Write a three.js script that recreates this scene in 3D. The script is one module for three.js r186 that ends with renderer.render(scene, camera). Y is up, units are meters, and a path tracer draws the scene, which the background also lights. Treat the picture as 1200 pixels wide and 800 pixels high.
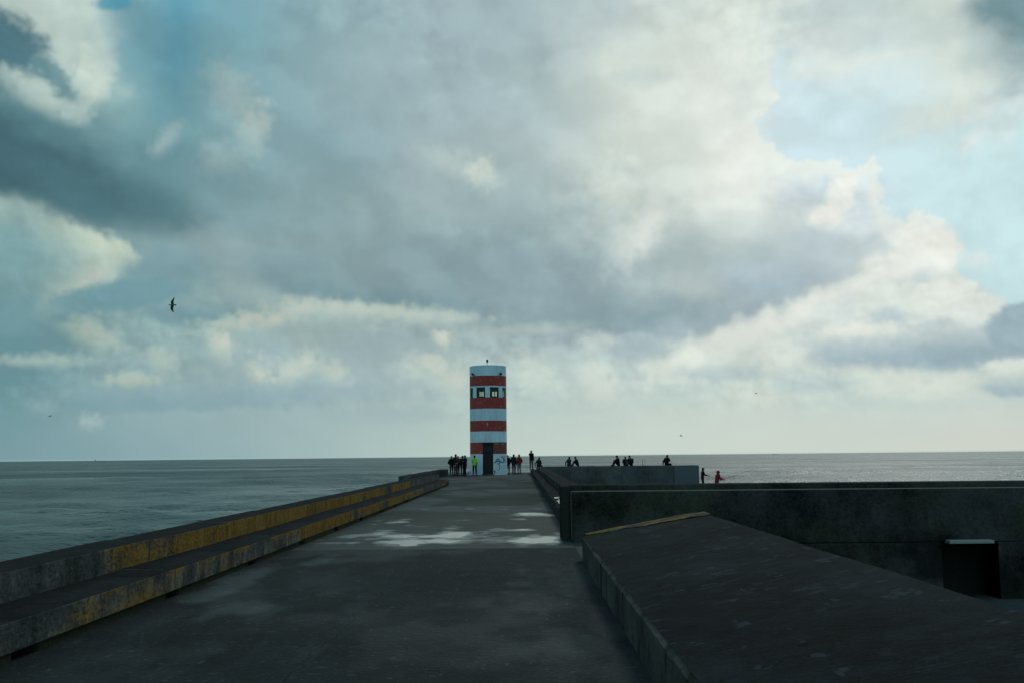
import * as THREE from 'three';
import { mergeGeometries, mergeVertices } from 'three/addons/utils/BufferGeometryUtils.js';
import { RoundedBoxGeometry } from 'three/addons/geometries/RoundedBoxGeometry.js';

// ------------------------------------------------------------------ camera, exposure, sun
const scene = new THREE.Scene();
const camera = new THREE.PerspectiveCamera(37.5, 1024 / 682, 0.1, 60000);
camera.rotation.order = 'YXZ';
camera.position.set(0, 1.65, 0);
camera.rotation.set(0.11334, 0.0073, -0.01);
scene.add(camera);
const renderer = new THREE.WebGLRenderer({ antialias: true });
renderer.setSize(1024, 682);
renderer.toneMapping = THREE.LinearToneMapping;
renderer.toneMappingExposure = 1;
renderer.shadowMap.enabled = true;

const rad = (d) => d * Math.PI / 180;
const SUN_AZ = 24, SUN_EL = 42;                      // high to the right, veiled by cloud
const sun = new THREE.DirectionalLight(new THREE.Color(1, 0.98, 0.9), 0.95);
sun.position.set(Math.sin(rad(SUN_AZ)) * Math.cos(rad(SUN_EL)) * 200, Math.sin(rad(SUN_EL)) * 200, -Math.cos(rad(SUN_AZ)) * Math.cos(rad(SUN_EL)) * 200);
sun.castShadow = true;
sun.shadow.radius = 24;
sun.shadow.mapSize.set(2048, 2048);
Object.assign(sun.shadow.camera, { left: -60, right: 60, top: 60, bottom: -60, near: 1, far: 500 });
sun.target.position.set(0, 0, -45); sun.position.z -= 45;
scene.add(sun, sun.target);

// ------------------------------------------------------------------ noise
const clamp = (x, a, b) => Math.min(b, Math.max(a, x));
const smooth = (a, b, x) => { const t = clamp((x - a) / (b - a), 0, 1); return t * t * (3 - 2 * t); };
const lerp = (a, b, t) => a + (b - a) * t;
function rng(seed) { let s = seed >>> 0; return () => { s = (s + 0x6d2b79f5) | 0; let t = Math.imul(s ^ (s >>> 15), 1 | s); t = (t + Math.imul(t ^ (t >>> 7), 61 | t)) ^ t; return ((t ^ (t >>> 14)) >>> 0) / 4294967296; }; }
const VAL = new Float32Array(4096), PERM = new Uint16Array(8192);
{ const r = rng(77), p = []; for (let i = 0; i < 4096; i++) { VAL[i] = r() * 2 - 1; p.push(i); } for (let i = 4095; i > 0; i--) { const j = Math.floor(r() * (i + 1)); [p[i], p[j]] = [p[j], p[i]]; } for (let i = 0; i < 8192; i++) PERM[i] = p[i & 4095]; }
function noise3(x, y, z) {
  const xi = Math.floor(x), yi = Math.floor(y), zi = Math.floor(z);
  let u = x - xi, v = y - yi, w = z - zi;
  u = u * u * u * (u * (u * 6 - 15) + 10); v = v * v * v * (v * (v * 6 - 15) + 10); w = w * w * w * (w * (w * 6 - 15) + 10);
  const X = xi & 4095, X1 = (xi + 1) & 4095, Y = yi & 4095, Y1 = (yi + 1) & 4095, Z = zi & 4095, Z1 = (zi + 1) & 4095;
  const a = PERM[X], b = PERM[X1];
  const aa = PERM[a + Y & 8191], ab = PERM[a + Y1 & 8191], ba = PERM[b + Y & 8191], bb = PERM[b + Y1 & 8191];
  const n000 = VAL[PERM[aa + Z & 8191]], n100 = VAL[PERM[ba + Z & 8191]], n010 = VAL[PERM[ab + Z & 8191]], n110 = VAL[PERM[bb + Z & 8191]];
  const n001 = VAL[PERM[aa + Z1 & 8191]], n101 = VAL[PERM[ba + Z1 & 8191]], n011 = VAL[PERM[ab + Z1 & 8191]], n111 = VAL[PERM[bb + Z1 & 8191]];
  const x00 = n000 + (n100 - n000) * u, x10 = n010 + (n110 - n010) * u, x01 = n001 + (n101 - n001) * u, x11 = n011 + (n111 - n011) * u;
  const y0 = x00 + (x10 - x00) * v, y1 = x01 + (x11 - x01) * v;
  return y0 + (y1 - y0) * w;
}
function fbm(x, y, z, o) { let s = 0, a = 0.5; for (let i = 0; i < o; i++) { s += a * noise3(x, y, z); x = x * 2.03 + 17.1; y = y * 2.03 + 5.3; z = z * 2.03 + 9.7; a *= 0.5; } return s; }
function billow(x, y, z, o) { let s = 0, a = 0.5; for (let i = 0; i < o; i++) { s += a * (Math.abs(noise3(x, y, z)) * 2.2 - 0.7); x = x * 2.1 + 7.1; y = y * 2.1 + 3.3; z = z * 2.1 + 1.7; a *= 0.52; } return s; }
const lin = (c) => c <= 0.04045 ? c / 12.92 : ((c + 0.055) / 1.055) ** 2.4;

// ------------------------------------------------------------------ sky: air and cloud by azimuth (0 = along the pier, + right) and elevation, in degrees
// TONES: broad colour of air and cloud every 4 degrees of azimuth from -28, at the elevations EL; CLOUDS: [azimuth, elevation, half width, half height, tilt, colour, density, softness, raggedness, side that stays solid]
const TONES = [
  [[120, 155, 162], [128, 161, 167], [138, 168, 173], [147, 174, 177], [159, 183, 183], [171, 192, 188], [181, 200, 193], [191, 206, 198], [196, 210, 201], [200, 212, 203], [202, 212, 203], [203, 212, 203], [204, 212, 202], [206, 211, 201], [207, 210, 200]],
  [[109, 149, 155], [132, 164, 168], [146, 173, 176], [153, 178, 180], [158, 181, 183], [165, 187, 186], [174, 194, 190], [182, 201, 195], [188, 204, 199], [195, 210, 203], [198, 212, 204], [198, 212, 205], [199, 212, 205], [198, 211, 204], [194, 207, 202]],
  [[89, 129, 138], [125, 158, 160], [139, 168, 168], [152, 176, 175], [158, 180, 178], [157, 178, 178], [154, 175, 177], [158, 179, 182], [164, 182, 186], [181, 196, 195], [194, 207, 202], [196, 208, 204], [193, 206, 204], [193, 207, 207], [182, 201, 206]],
  [[123, 156, 158], [147, 173, 169], [133, 163, 166], [140, 165, 168], [138, 163, 167], [138, 163, 167], [141, 165, 170], [145, 168, 173], [153, 174, 180], [170, 187, 188], [175, 192, 193], [180, 195, 198], [199, 212, 211], [212, 227, 230], [204, 225, 232]],
  [[81, 117, 126], [82, 120, 130], [105, 142, 149], [126, 157, 163], [135, 162, 167], [144, 168, 172], [154, 175, 178], [160, 181, 183], [177, 193, 192], [197, 210, 204], [206, 217, 213], [208, 221, 222], [210, 228, 233], [207, 228, 233], [203, 226, 228]],
  [[89, 128, 136], [115, 154, 160], [110, 151, 159], [126, 162, 167], [134, 166, 173], [145, 172, 178], [160, 181, 185], [172, 190, 191], [192, 205, 201], [211, 221, 213], [215, 227, 225], [210, 228, 232], [207, 228, 231], [212, 225, 222], [196, 213, 214]],
  [[124, 157, 160], [155, 188, 187], [99, 152, 167], [120, 162, 171], [139, 171, 178], [151, 177, 182], [159, 181, 186], [166, 187, 190], [186, 202, 199], [207, 218, 211], [216, 227, 219], [214, 227, 224], [207, 224, 224], [206, 218, 211], [150, 176, 180]],
  [[186, 205, 200], [185, 205, 199], [102, 162, 181], [120, 164, 176], [138, 172, 179], [150, 177, 183], [157, 179, 185], [161, 183, 187], [178, 194, 196], [202, 214, 209], [211, 221, 212], [204, 214, 208], [201, 213, 208], [201, 215, 208], [130, 160, 165]],
];
const GAP = [[15.15, 21.71, 0.68], [17.29, 19.72, 1.26], [21.69, 18.39, 1.94], [24.53, 15.98, 1.94], [27.41, 16.63, 1.94], [30.88, 16.88, 1.94], [30.24, 7.61, 0.68], [26.81, 7.17, 0.19], [25.58, 7.70, 0.15], [24.90, 8.37, 0.39], [24.04, 9.01, 0.24], [23.41, 9.64, 0.10], [23.96, 10.57, 0.10], [23.13, 12.02, 0.10], [21.98, 12.71, 0.10], [21.51, 11.86, 0.19], [20.52, 12.68, 0.24], [20.13, 13.70, 0.10], [20.28, 14.94, 0.10], [19.92, 15.56, 0.10], [19.42, 15.39, 0.10], [19.00, 14.80, 0.10], [18.37, 15.68, 0.10], [16.64, 15.61, 0.10], [15.03, 15.89, 0.10], [14.65, 16.70, 0.10], [13.63, 17.10, 0.10], [13.96, 18.17, 0.10], [14.94, 19.25, 0.15], [14.50, 20.00, 0.29]];
const BANK = [[-30.20, 13.28, 0.24], [-26.70, 13.36, 0.19], [-24.82, 12.35, 0.15], [-22.92, 11.88, 0.10], [-21.70, 11.20, 0.07], [-21.29, 10.55, 0.07], [-21.92, 9.97, 0.15], [-23.16, 9.00, 0.19], [-24.54, 8.12, 0.44], [-25.84, 7.08, 0.68], [-29.88, 6.58, 0.97]];
const CLOUDS = [
  [-25.8, 21.9, 3.40, 3.24, -35, [188, 206, 199], 0.9, 0.3, 0.8],
  [-23.6, 20.1, 0.94, 2.28, -20, [198, 214, 204], 0.9, 0.3, 0.8],
  [-21.0, 22.3, 2.45, 2.62, -20, [94, 146, 162], 0.7, 0.4, 0.3],
  [-22.8, 23.6, 1.04, 0.33, 10, [78, 152, 174], 0.85, 0.3, 0.5],
  [-27.8, 20.7, 1.84, 1.52, -35, [72, 112, 124], 0.95, 0.3, 0.7],
  [-25.7, 19.5, 1.49, 0.66, -40, [88, 131, 140], 0.8, 0.38, 0.8],
  [-26.9, 18.6, 1.86, 1.00, -15, [182, 202, 194], 0.85, 0.38, 0.9, 60],
  [-24.6, 17.6, 1.00, 0.68, 20, [176, 198, 194], 0.75, 0.4, 0.9, 60],
  [-26.9, 17.3, 2.42, 0.59, -8, [90, 130, 138], 0.7, 0.4, 0.5],
  [-26.6, 15.0, 5.63, 1.88, -14, [64, 98, 108], 0.92, 0.45, 0.35],
  [-22.6, 13.8, 5.12, 1.33, -14, [80, 116, 124], 0.75, 0.4, 0.3],
  [-19.1, 15.3, 3.58, 1.62, -8, [104, 142, 150], 0.5, 0.6, 0.3],
  [-21.5, 8.8, 2.83, 0.77, 8, [106, 146, 155], 0.9, 0.22, 0.5],
  [-23.6, 8.2, 1.66, 0.58, 0, [112, 150, 158], 0.85, 0.28, 0.5],
  [-19.8, 9.8, 2.63, 1.65, 10, [116, 152, 160], 0.7, 0.45, 0.4],
  [-17.3, 8.1, 3.37, 1.12, 0, [106, 146, 155], 0.8, 0.28, 0.45, -90],
  [-17.1, 11.1, 2.72, 1.39, -10, [150, 172, 176], 0.5, 0.5, 0.6, 60],
  [-27.1, 7.0, 2.90, 1.91, 0, [106, 146, 153], 0.9, 0.45, 0.5],
  [-26.0, 5.1, 2.87, 0.35, 2, [168, 190, 180], 0.7, 0.6, 1.0],
  [-23.8, 6.5, 1.65, 0.89, 0, [180, 197, 182], 0.7, 0.6, 1.0, 40],
  [-26.9, 4.2, 3.13, 0.43, 0, [110, 149, 156], 0.6, 0.45, 0.5],
  [-22.2, 2.9, 4.61, 0.40, 0, [120, 158, 165], 0.5, 0.5, 0.4],
  [-16.2, 19.5, 1.03, 1.68, 30, [170, 190, 187], 0.6, 0.7, 0.8],
  [-15.1, 18.0, 0.75, 1.54, -15, [180, 198, 190], 0.65, 0.7, 1.0],
  [-16.8, 16.2, 1.29, 0.91, 10, [158, 181, 181], 0.5, 0.6, 0.7],
  [-19.8, 17.0, 1.07, 0.49, 50, [162, 184, 184], 0.6, 0.7, 0.7],
  [-4.1, 16.4, 2.39, 0.94, -12, [186, 203, 197], 0.65, 0.7, 0.9, 50],
  [-2.0, 16.0, 0.80, 0.90, 20, [206, 217, 207], 0.8, 0.6, 1.0],
  [4.9, 14.7, 1.58, 0.71, -20, [210, 220, 211], 0.75, 0.55, 1.0, 60],
  [2.6, 14.2, 1.09, 0.57, 0, [188, 203, 196], 0.55, 0.5, 0.6, 60],
  [6.5, 12.5, 2.93, 1.27, 38, [220, 227, 220], 0.85, 0.55, 1.0, -50],
  [5.5, 21.5, 1.00, 1.26, 15, [208, 219, 209], 0.55, 0.5, 0.6, 60],
  [7.5, 20.9, 1.68, 0.63, 0, [178, 197, 197], 0.5, 0.5, 0.5],
  [1.7, 18.4, 3.00, 1.86, 0, [178, 196, 200], 0.4, 0.7, 0.5],
  [0.6, 13.7, 4.46, 1.05, 0, [158, 182, 184], 0.45, 0.6, 0.6],
  [11.3, 18.0, 3.36, 5.01, 10, [226, 232, 225], 0.6, 0.5, 0.35],
  [12.2, 15.6, 1.99, 3.23, 15, [235, 239, 230], 0.75, 0.45, 0.4],
  [9.1, 16.3, 2.43, 2.79, 0, [206, 218, 210], 0.5, 0.6, 0.4],
  [14.5, 13.7, 1.76, 1.02, -10, [224, 231, 224], 0.8, 0.3, 0.5],
  [15.9, 13.6, 1.56, 1.01, 0, [196, 209, 214], 0.8, 0.4, 0.4],
  [18.1, 13.7, 0.71, 1.34, -25, [238, 241, 232], 0.85, 0.25, 0.5],
  [17.4, 12.7, 1.08, 0.73, 0, [240, 242, 233], 0.85, 0.3, 0.5],
  [19.0, 12.3, 0.88, 0.82, 0, [222, 233, 236], 0.7, 0.3, 0.5],
  [13.3, 12.7, 2.34, 0.84, 0, [205, 217, 212], 0.6, 0.5, 0.5],
  [22.3, 10.6, 1.76, 1.34, -20, [238, 240, 230], 0.85, 0.3, 0.5],
  [20.5, 9.7, 1.46, 1.00, 0, [234, 237, 229], 0.8, 0.3, 0.5],
  [20.2, 10.6, 0.30, 0.27, 0, [205, 219, 216], 0.7, 0.5, 0.5],
  [24.9, 9.8, 0.65, 0.57, 0, [224, 233, 228], 0.6, 0.5, 0.6],
  [14.3, 10.0, 3.23, 1.59, 0, [166, 185, 194], 0.9, 0.35, 0.4, -90],
  [16.9, 10.7, 2.25, 1.38, 0, [182, 198, 204], 0.6, 0.5, 0.4],
  [9.3, 8.3, 6.65, 1.72, 6, [154, 174, 181], 0.9, 0.22, 0.4, -90],
  [1.6, 8.8, 9.25, 1.75, -3, [136, 160, 166], 0.9, 0.2, 0.4, -90],
  [-8.7, 9.7, 6.25, 1.73, -8, [118, 148, 155], 0.9, 0.2, 0.4, -90],
  [-2.3, 10.9, 7.84, 1.93, 0, [134, 159, 165], 0.6, 0.5, 0.35],
  [-13.5, 11.2, 2.81, 1.41, 0, [122, 151, 158], 0.6, 0.5, 0.4, -90],
  [12.6, 6.3, 4.45, 0.95, 20, [226, 232, 223], 0.85, 0.55, 1.0],
  [17.0, 8.3, 3.75, 0.70, 18, [234, 238, 229], 0.8, 0.55, 0.9],
  [9.2, 5.1, 1.71, 0.66, 30, [224, 230, 220], 0.7, 0.4, 0.6],
  [-8.2, 8.2, 3.85, 0.48, -4, [192, 206, 193], 0.8, 0.6, 1.1],
  [-4.3, 7.8, 3.22, 0.44, -2, [182, 198, 190], 0.65, 0.6, 1.1],
  [-15.2, 7.3, 2.93, 0.71, 12, [196, 208, 189], 0.8, 0.55, 1.1, 60],
  [-12.0, 8.3, 2.36, 0.52, 0, [182, 198, 186], 0.65, 0.6, 1.1],
  [0.6, 7.1, 3.91, 0.39, 2, [176, 193, 188], 0.6, 0.5, 0.7],
  [18.5, 7.4, 2.11, 1.01, 0, [214, 225, 221], 0.9, 0.16, 0.5],
  [20.9, 7.8, 2.22, 1.18, 0, [220, 229, 222], 0.95, 0.12, 0.5],
  [23.2, 8.0, 1.65, 1.07, 0, [226, 233, 224], 0.95, 0.12, 0.5],
  [24.8, 7.2, 1.36, 0.79, 0, [222, 230, 222], 0.9, 0.14, 0.5],
  [20.4, 7.1, 1.03, 0.59, 0, [180, 198, 205], 0.7, 0.35, 0.5],
  [19.0, 6.5, 1.92, 0.46, 0, [230, 234, 223], 0.85, 0.5, 0.9],
  [21.0, 5.5, 4.99, 1.18, -2, [160, 181, 189], 0.95, 0.2, 0.4, -90],
  [24.3, 5.5, 3.22, 1.24, 4, [154, 176, 184], 0.95, 0.2, 0.4, -90],
  [26.4, 6.1, 1.32, 1.47, 0, [152, 175, 184], 0.95, 0.14, 0.4],
  [26.0, 3.4, 1.56, 0.65, 0, [164, 186, 191], 0.9, 0.2, 0.5, -90],
  [26.0, 4.3, 1.33, 0.39, 0, [222, 229, 217], 0.8, 0.3, 0.6],
  [11.6, 4.7, 3.26, 0.67, 0, [176, 195, 197], 0.75, 0.3, 0.5, -90],
  [16.6, 4.0, 2.67, 0.74, 0, [180, 199, 200], 0.7, 0.3, 0.5, -90],
  [6.6, 6.0, 1.64, 0.82, 0, [168, 188, 193], 0.85, 0.22, 0.5],
  [4.0, 5.2, 1.26, 1.07, 0, [200, 218, 212], 0.6, 0.35, 0.5],
  [4.5, 6.4, 1.17, 0.58, 0, [205, 219, 212], 0.6, 0.4, 0.6],
  [-16.8, 5.9, 0.81, 1.03, 0, [200, 212, 194], 0.85, 0.55, 1.0, 40],
  [-14.9, 4.7, 0.96, 0.89, 0, [204, 215, 200], 0.9, 0.55, 1.0, 40],
  [-12.5, 4.8, 1.17, 0.95, 0, [204, 215, 198], 0.9, 0.55, 1.0, 120],
  [-10.7, 4.6, 0.99, 0.72, 0, [200, 212, 196], 0.85, 0.55, 1.0, 40],
  [-13.8, 5.5, 1.30, 1.23, 0, [150, 176, 182], 0.6, 0.55, 1.0],
  [-9.2, 5.8, 1.43, 1.15, 0, [156, 178, 183], 0.6, 0.55, 1.0],
  [-16.1, 5.2, 1.04, 1.03, 0, [152, 177, 181], 0.5, 0.55, 1.0],
  [-20.1, 5.2, 1.08, 0.87, 0, [178, 198, 188], 0.7, 0.55, 1.0, 40],
  [-21.2, 4.2, 1.36, 0.41, 0, [188, 204, 184], 0.65, 0.55, 1.0],
  [-23.2, 2.0, 0.58, 0.45, 0, [166, 189, 189], 0.7, 0.55, 1.0],
  [-25.5, 2.7, 0.72, 0.48, 0, [146, 175, 180], 0.5, 0.5, 1.0],
  [-18.3, 3.2, 5.54, 0.51, 0, [128, 162, 170], 0.6, 0.5, 1.0],
  [-13.4, 3.5, 6.36, 0.57, 0, [142, 170, 178], 0.6, 0.55, 1.0],
  [-4.6, 6.6, 0.63, 0.49, 0, [216, 222, 204], 0.8, 0.55, 1.0, 40],
  [-6.8, 6.3, 1.88, 0.97, 0, [154, 176, 181], 0.6, 0.55, 1.0],
  [-5.1, 5.1, 1.55, 0.73, 0, [202, 213, 198], 0.75, 0.55, 1.0, 40],
  [-3.9, 4.1, 1.21, 0.78, 0, [204, 214, 198], 0.75, 0.55, 1.0, 40],
  [-6.3, 4.8, 0.87, 0.73, 0, [196, 209, 196], 0.6, 0.55, 1.0],
  [-8.2, 4.1, 2.20, 0.96, 0, [156, 178, 183], 0.6, 0.55, 1.0],
  [-7.2, 2.3, 3.30, 0.53, 0, [158, 181, 184], 0.5, 0.5, 1.0],
  [0.5, 4.5, 1.66, 1.07, 0, [210, 221, 208], 0.65, 0.55, 1.0, 40],
  [2.3, 5.2, 1.46, 0.63, 0, [176, 194, 193], 0.5, 0.55, 1.0],
  [3.9, 4.1, 1.36, 1.06, 0, [212, 221, 209], 0.65, 0.55, 1.0, 40],
  [4.7, 3.0, 1.01, 1.06, 0, [208, 218, 206], 0.55, 0.55, 1.0],
  [2.5, 2.6, 3.34, 0.48, 0, [184, 202, 198], 0.5, 0.5, 1.0],
  [7.8, 4.3, 1.34, 0.72, 0, [210, 220, 209], 0.65, 0.55, 1.0, 40],
  [9.0, 3.5, 2.18, 0.43, 0, [182, 201, 199], 0.5, 0.5, 1.0],
  [14.8, 4.9, 1.36, 1.13, 0, [222, 229, 218], 0.75, 0.55, 1.0, 120],
  [12.9, 2.9, 1.79, 0.61, 0, [216, 224, 213], 0.6, 0.55, 1.0, 40],
  [19.6, 3.5, 2.19, 1.09, 0, [216, 225, 212], 0.7, 0.55, 1.0, 40],
  [18.3, 2.7, 3.01, 0.46, 0, [186, 203, 200], 0.55, 0.5, 1.0],
  [23.0, 3.2, 1.88, 0.89, 0, [218, 225, 212], 0.7, 0.55, 1.0, 120],
  [21.7, 2.3, 3.33, 0.40, 0, [190, 205, 200], 0.5, 0.5, 1.0],
  [8.2, 2.8, 3.27, 0.38, 0, [188, 205, 200], 0.5, 0.5, 1.0],
  [27.3, 21.7, 2.46, 1.52, -10, [116, 148, 155], 0.95, 0.4, 0.35],
  [24.9, 21.2, 2.49, 0.99, -25, [196, 210, 206], 0.6, 0.5, 0.4],
  [18.6, 23.4, 3.63, 0.76, 0, [182, 199, 200], 0.7, 0.5, 0.4],
  [23.2, 18.1, 3.16, 1.28, 18, [218, 228, 219], 0.75, 0.4, 0.5, -60],
  [19.2, 20.6, 4.03, 0.43, 4, [218, 228, 221], 0.6, 0.5, 0.6],
];
const EL = [0, 3.5, 7, 10.5, 14, 17.5, 21, 24.5];
function cells(x, y) {                                  // distance to the nearest of a scatter of points, about 0 to 1
  const xi = Math.floor(x), yi = Math.floor(y); let m = 9;
  for (let j = -1; j < 2; j++) for (let i = -1; i < 2; i++) { const h = PERM[(PERM[(xi + i) & 4095] + yi + j) & 4095], dx = xi + i + VAL[h] * 0.5 + 0.5 - x, dy = yi + j + VAL[(h + 1711) & 4095] * 0.5 + 0.5 - y, d = dx * dx + dy * dy; if (d < m) m = d; }
  return Math.sqrt(m);
}
function puff(x, y, o) { let s = 0, a = 0.6; for (let i = 0; i < o; i++) { s += a * (0.52 - cells(x, y)); x = x * 2.13 + 11.3; y = y * 2.13 + 4.7; a *= 0.55; } return s; }
function outline(P, az, el) {                          // signed distance (negative inside) to an outline, and the softness of its edge there
  let d = 1e9, sf = 1, inside = false;
  for (let i = 0, j = P.length - 1; i < P.length; j = i++) {
    const A = P[i], B = P[j], ex = B[0] - A[0], ey = B[1] - A[1], t = clamp(((az - A[0]) * ex + (el - A[1]) * ey) / (ex * ex + ey * ey), 0, 1), q = Math.hypot(az - A[0] - ex * t, el - A[1] - ey * t);
    if (q < d) { d = q; sf = lerp(A[2], B[2], t); }
    if ((A[1] > el) !== (B[1] > el) && az < (B[0] - A[0]) * (el - A[1]) / (B[1] - A[1]) + A[0]) inside = !inside;
  }
  return [inside ? -d : d, sf];
}
function makeSky() {
  const W = 4096, H = 2048, data = new Float32Array(W * H * 4);
  const T = TONES.map((r) => r.map((c) => c.map((v) => lin(v / 255))));
  const C = CLOUDS.map(([a, e, rx, ry, rot, col, op, soft, amp, fade], i) => ({ a, e, rx, ry, c: Math.cos(rad(rot)), s: Math.sin(rad(rot)), col: col.map((v) => lin(v / 255)), op, soft, amp, fade: fade === undefined ? null : [Math.cos(rad(fade)), Math.sin(rad(fade))], k: 57.3 * 0.95 / Math.sqrt(rx * ry), seed: i * 13.7, reach: 1 + amp + soft }));
  const tone = (az, el, out) => {
    const x = clamp((az + 28) / 4, 0, 13.999), i = Math.floor(x); let u = x - i;
    let j = 0; while (j < 6 && el > EL[j + 1]) j++;
    let v = clamp((el - EL[j]) / (EL[j + 1] - EL[j]), 0, 1);
    u = lerp(u, u * u * (3 - 2 * u), 0.6); v = lerp(v, v * v * (3 - 2 * v), 0.6);
    for (let k = 0; k < 3; k++) out[k] = lerp(lerp(T[j][i][k], T[j][i + 1][k], u), lerp(T[j + 1][i][k], T[j + 1][i + 1][k], u), v);
  };
  const c = [0, 0, 0], low = [0, 0, 0]; let nlow = 0;
  for (let row = H / 2; row < H; row++) {
    const el = ((row + 0.5) / H * 180 - 90), ce = Math.cos(rad(el)), y = Math.sin(rad(el));
    for (let col = 0; col < W; col++) {
      const th = ((col + 0.5) / W - 0.5) * 2 * Math.PI, x = Math.cos(th) * ce, z = Math.sin(th) * ce;
      const az = Math.atan2(x, -z) * 180 / Math.PI;
      const out = Math.hypot(Math.max(0, Math.abs(az) - 28) * ce, Math.max(0, el - 24.5));
      const wide = smooth(0, 34, out);
      if (wide < 1) {
        const q = 57.3 * 0.2, calm = Math.min(1, 0.25 + el / 8);
        const wa = fbm(x * q, y * q, z * q, 4) * 2.6 * calm, we = fbm(x * q + 40, y * q + 11, z * q, 4) * 2.0 * calm;
        tone(clamp(az, -28, 28) + wa, clamp(el, 0, 24.5) + we, c);
      }
      if (wide > 0) {                                   // the rest of the dome: broken cloud over blue air, as at the edges of the view
        const h = 1 / (y + 0.22), p = fbm(x * h * 1.5, 4 + y, z * h * 1.5, 5);
        const cov = smooth(-0.22, 0.16, p), core = smooth(0.02, 0.42, p);
        const warm = 0.5 + 0.5 * Math.cos(rad(az - SUN_AZ));
        const haze = Math.exp(-el / 9);
        const air = [lerp(0.15, 0.34, haze), lerp(0.44, 0.56, haze), lerp(0.62, 0.64, haze)];
        const cl = [lerp(0.52, 0.28, core), lerp(0.76, 0.46, core), lerp(0.82, 0.52, core)];
        const g = [0, 1, 2].map((k) => lerp(air[k], cl[k], cov * 0.8) * lerp(0.84, 0.78, warm));
        if (wide >= 1) { c[0] = g[0]; c[1] = g[1]; c[2] = g[2]; } else for (let k = 0; k < 3; k++) c[k] = lerp(c[k], g[k], wide);
      }
      if (out < 6) {
        const wx = az + 0.5 * fbm(x * 40, y * 40, z * 40, 3), wy = el + 0.5 * fbm(x * 40 + 9, y * 40, z * 40, 3);
        if (el > 1.5) {                                   // heads of cumulus within the cloud: small and crowded low down, broad overhead
          const L = (s, o) => { const h0 = puff(wx * s + o, wy * s * 1.25, 4), h1 = puff(wx * s + o + 0.16, wy * s * 1.25 + 0.2, 4); return clamp((h0 - h1) * 0.4, -0.12, 0.14) + 0.09 * (h0 - 0.1); };
          const where = smooth(-0.12, 0.25, fbm(x * 9 + 3, y * 14, z * 9, 3)), low = smooth(1.5, 4, el) * smooth(11, 7, el), high = smooth(6, 11, el);
          const e = (low > 0 ? L(0.62, 3) * low : 0) * lerp(0.35, 1, where) + (high > 0 ? L(0.26, 9) * high * lerp(0.15, 0.9, where) : 0);
          for (let k = 0; k < 3; k++) c[k] *= 1 + e * [1.06, 1.02, 0.86][k];
        }
        { // the lit bank at the left: a wedge of cumulus, brightest along its upper right edge
          const [d, sf] = outline(BANK, az, el);
          if (d < 1.5) {
            const h = puff(wx * 0.9, wy * 0.9, 4), e = d - 0.6 * h + 0.5 * fbm(x * 60, y * 60, z * 60, 5), al = smooth(sf + 0.3, -sf - 0.15, e);
            const t = clamp(smooth(-26.5, -21.6, az + 0.7 * fbm(x * 30, y * 30, z * 30, 3)) * 0.75 + 0.45 * smooth(2.2, 0, -e), 0, 1), lump = 1 + clamp((h - puff((wx + 0.2) * 0.9, (wy + 0.22) * 0.9, 4)) * 0.2, -0.07, 0.09);
            for (let k = 0; k < 3; k++) c[k] = lerp(c[k], lerp([0.205, 0.36, 0.375][k], [0.5, 0.6, 0.5][k], t) * lump, al * 0.95);
          }
        }
        { // the gap of pale blue air, its edge eaten into by round heads of cloud that catch the light
          const [d, sf] = outline(GAP, az, el);
          if (d < 4) {
            const crisp = smooth(0.5, 0.12, sf), h = puff(wx * 1.05, wy * 1.05, 4), e = d + (0.85 + sf * 0.5) * (crisp > 0 ? h : 0) + sf * 1.2 * fbm(x * 70, y * 70, z * 70, 4) * (1 - crisp);
            const gap = smooth(sf, -sf, e), blue = [lerp(0.61, 0.57, smooth(14, 27, az)), 0.77, lerp(0.82, 0.79, smooth(14, 27, az))];
            const rim = crisp * smooth(-0.2, 0.15, e) * smooth(1.5, 0.1, e) * 0.7;
            for (let k = 0; k < 3; k++) c[k] = lerp(lerp(c[k], [0.82, 0.85, 0.78][k], rim), blue[k], gap * 0.95);
          }
        }
        for (const m of C) {
          const da = (az - m.a), de = el - m.e;
          const px = (da * m.c + de * m.s) / m.rx, py = (-da * m.s + de * m.c) / m.ry;
          const r2 = px * px + py * py; if (r2 > m.reach * m.reach) continue;
          const kk = m.k / 57.3 * 1.15, h = puff(wx * kk + m.seed, wy * kk * 1.2, 4), soft = m.soft > 0.42;
          const f2 = fbm(x * m.k * 2.6 + m.seed, y * m.k * 2.6, z * m.k * 2.6, 4);
          const r = Math.sqrt(r2) - m.amp * (soft ? 0.3 : 0.85) * h * Math.min(1, r2 * 2 + 0.3) + m.amp * (soft ? 0.9 : 0.45) * f2;
          let al = m.op * smooth(1 + m.soft, 1 - m.soft * 1.4, r);
          if (al <= 0) continue;
          if (m.fade) al *= smooth(-0.8, 0.5, px * m.fade[0] + py * m.fade[1] + 0.3 * f2);
          else if (m.col[1] > 0.42 && m.soft > 0.1) al *= lerp(0.5, 1, smooth(-1.0, 0.1, py + 0.6 * f2));
          const lump = soft ? 1 : 1 + clamp((h - puff((wx + 0.16 / kk) * kk + m.seed, (wy + 0.2 / kk) * kk * 1.2, 4)) * 0.16, -0.07, 0.08);
          for (let k = 0; k < 3; k++) c[k] = lerp(c[k], m.col[k] * lump, al);
        }
        const q = 57.3 * 0.34, sx = 0.35, sy = 0.55;    // lumps of cloud turned to and from the sun
        const n0 = fbm(x * q, y * q * 1.4, z * q, 5), n1 = fbm(x * q + sx, y * q * 1.4 + sy, z * q, 5);
        const s = 1 + clamp((n0 - n1) * 0.17, -0.06, 0.06) * Math.min(1, el / 6);
        for (let k = 0; k < 3; k++) c[k] *= s;
      }
      const o = (row * W + col) * 4;
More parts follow.
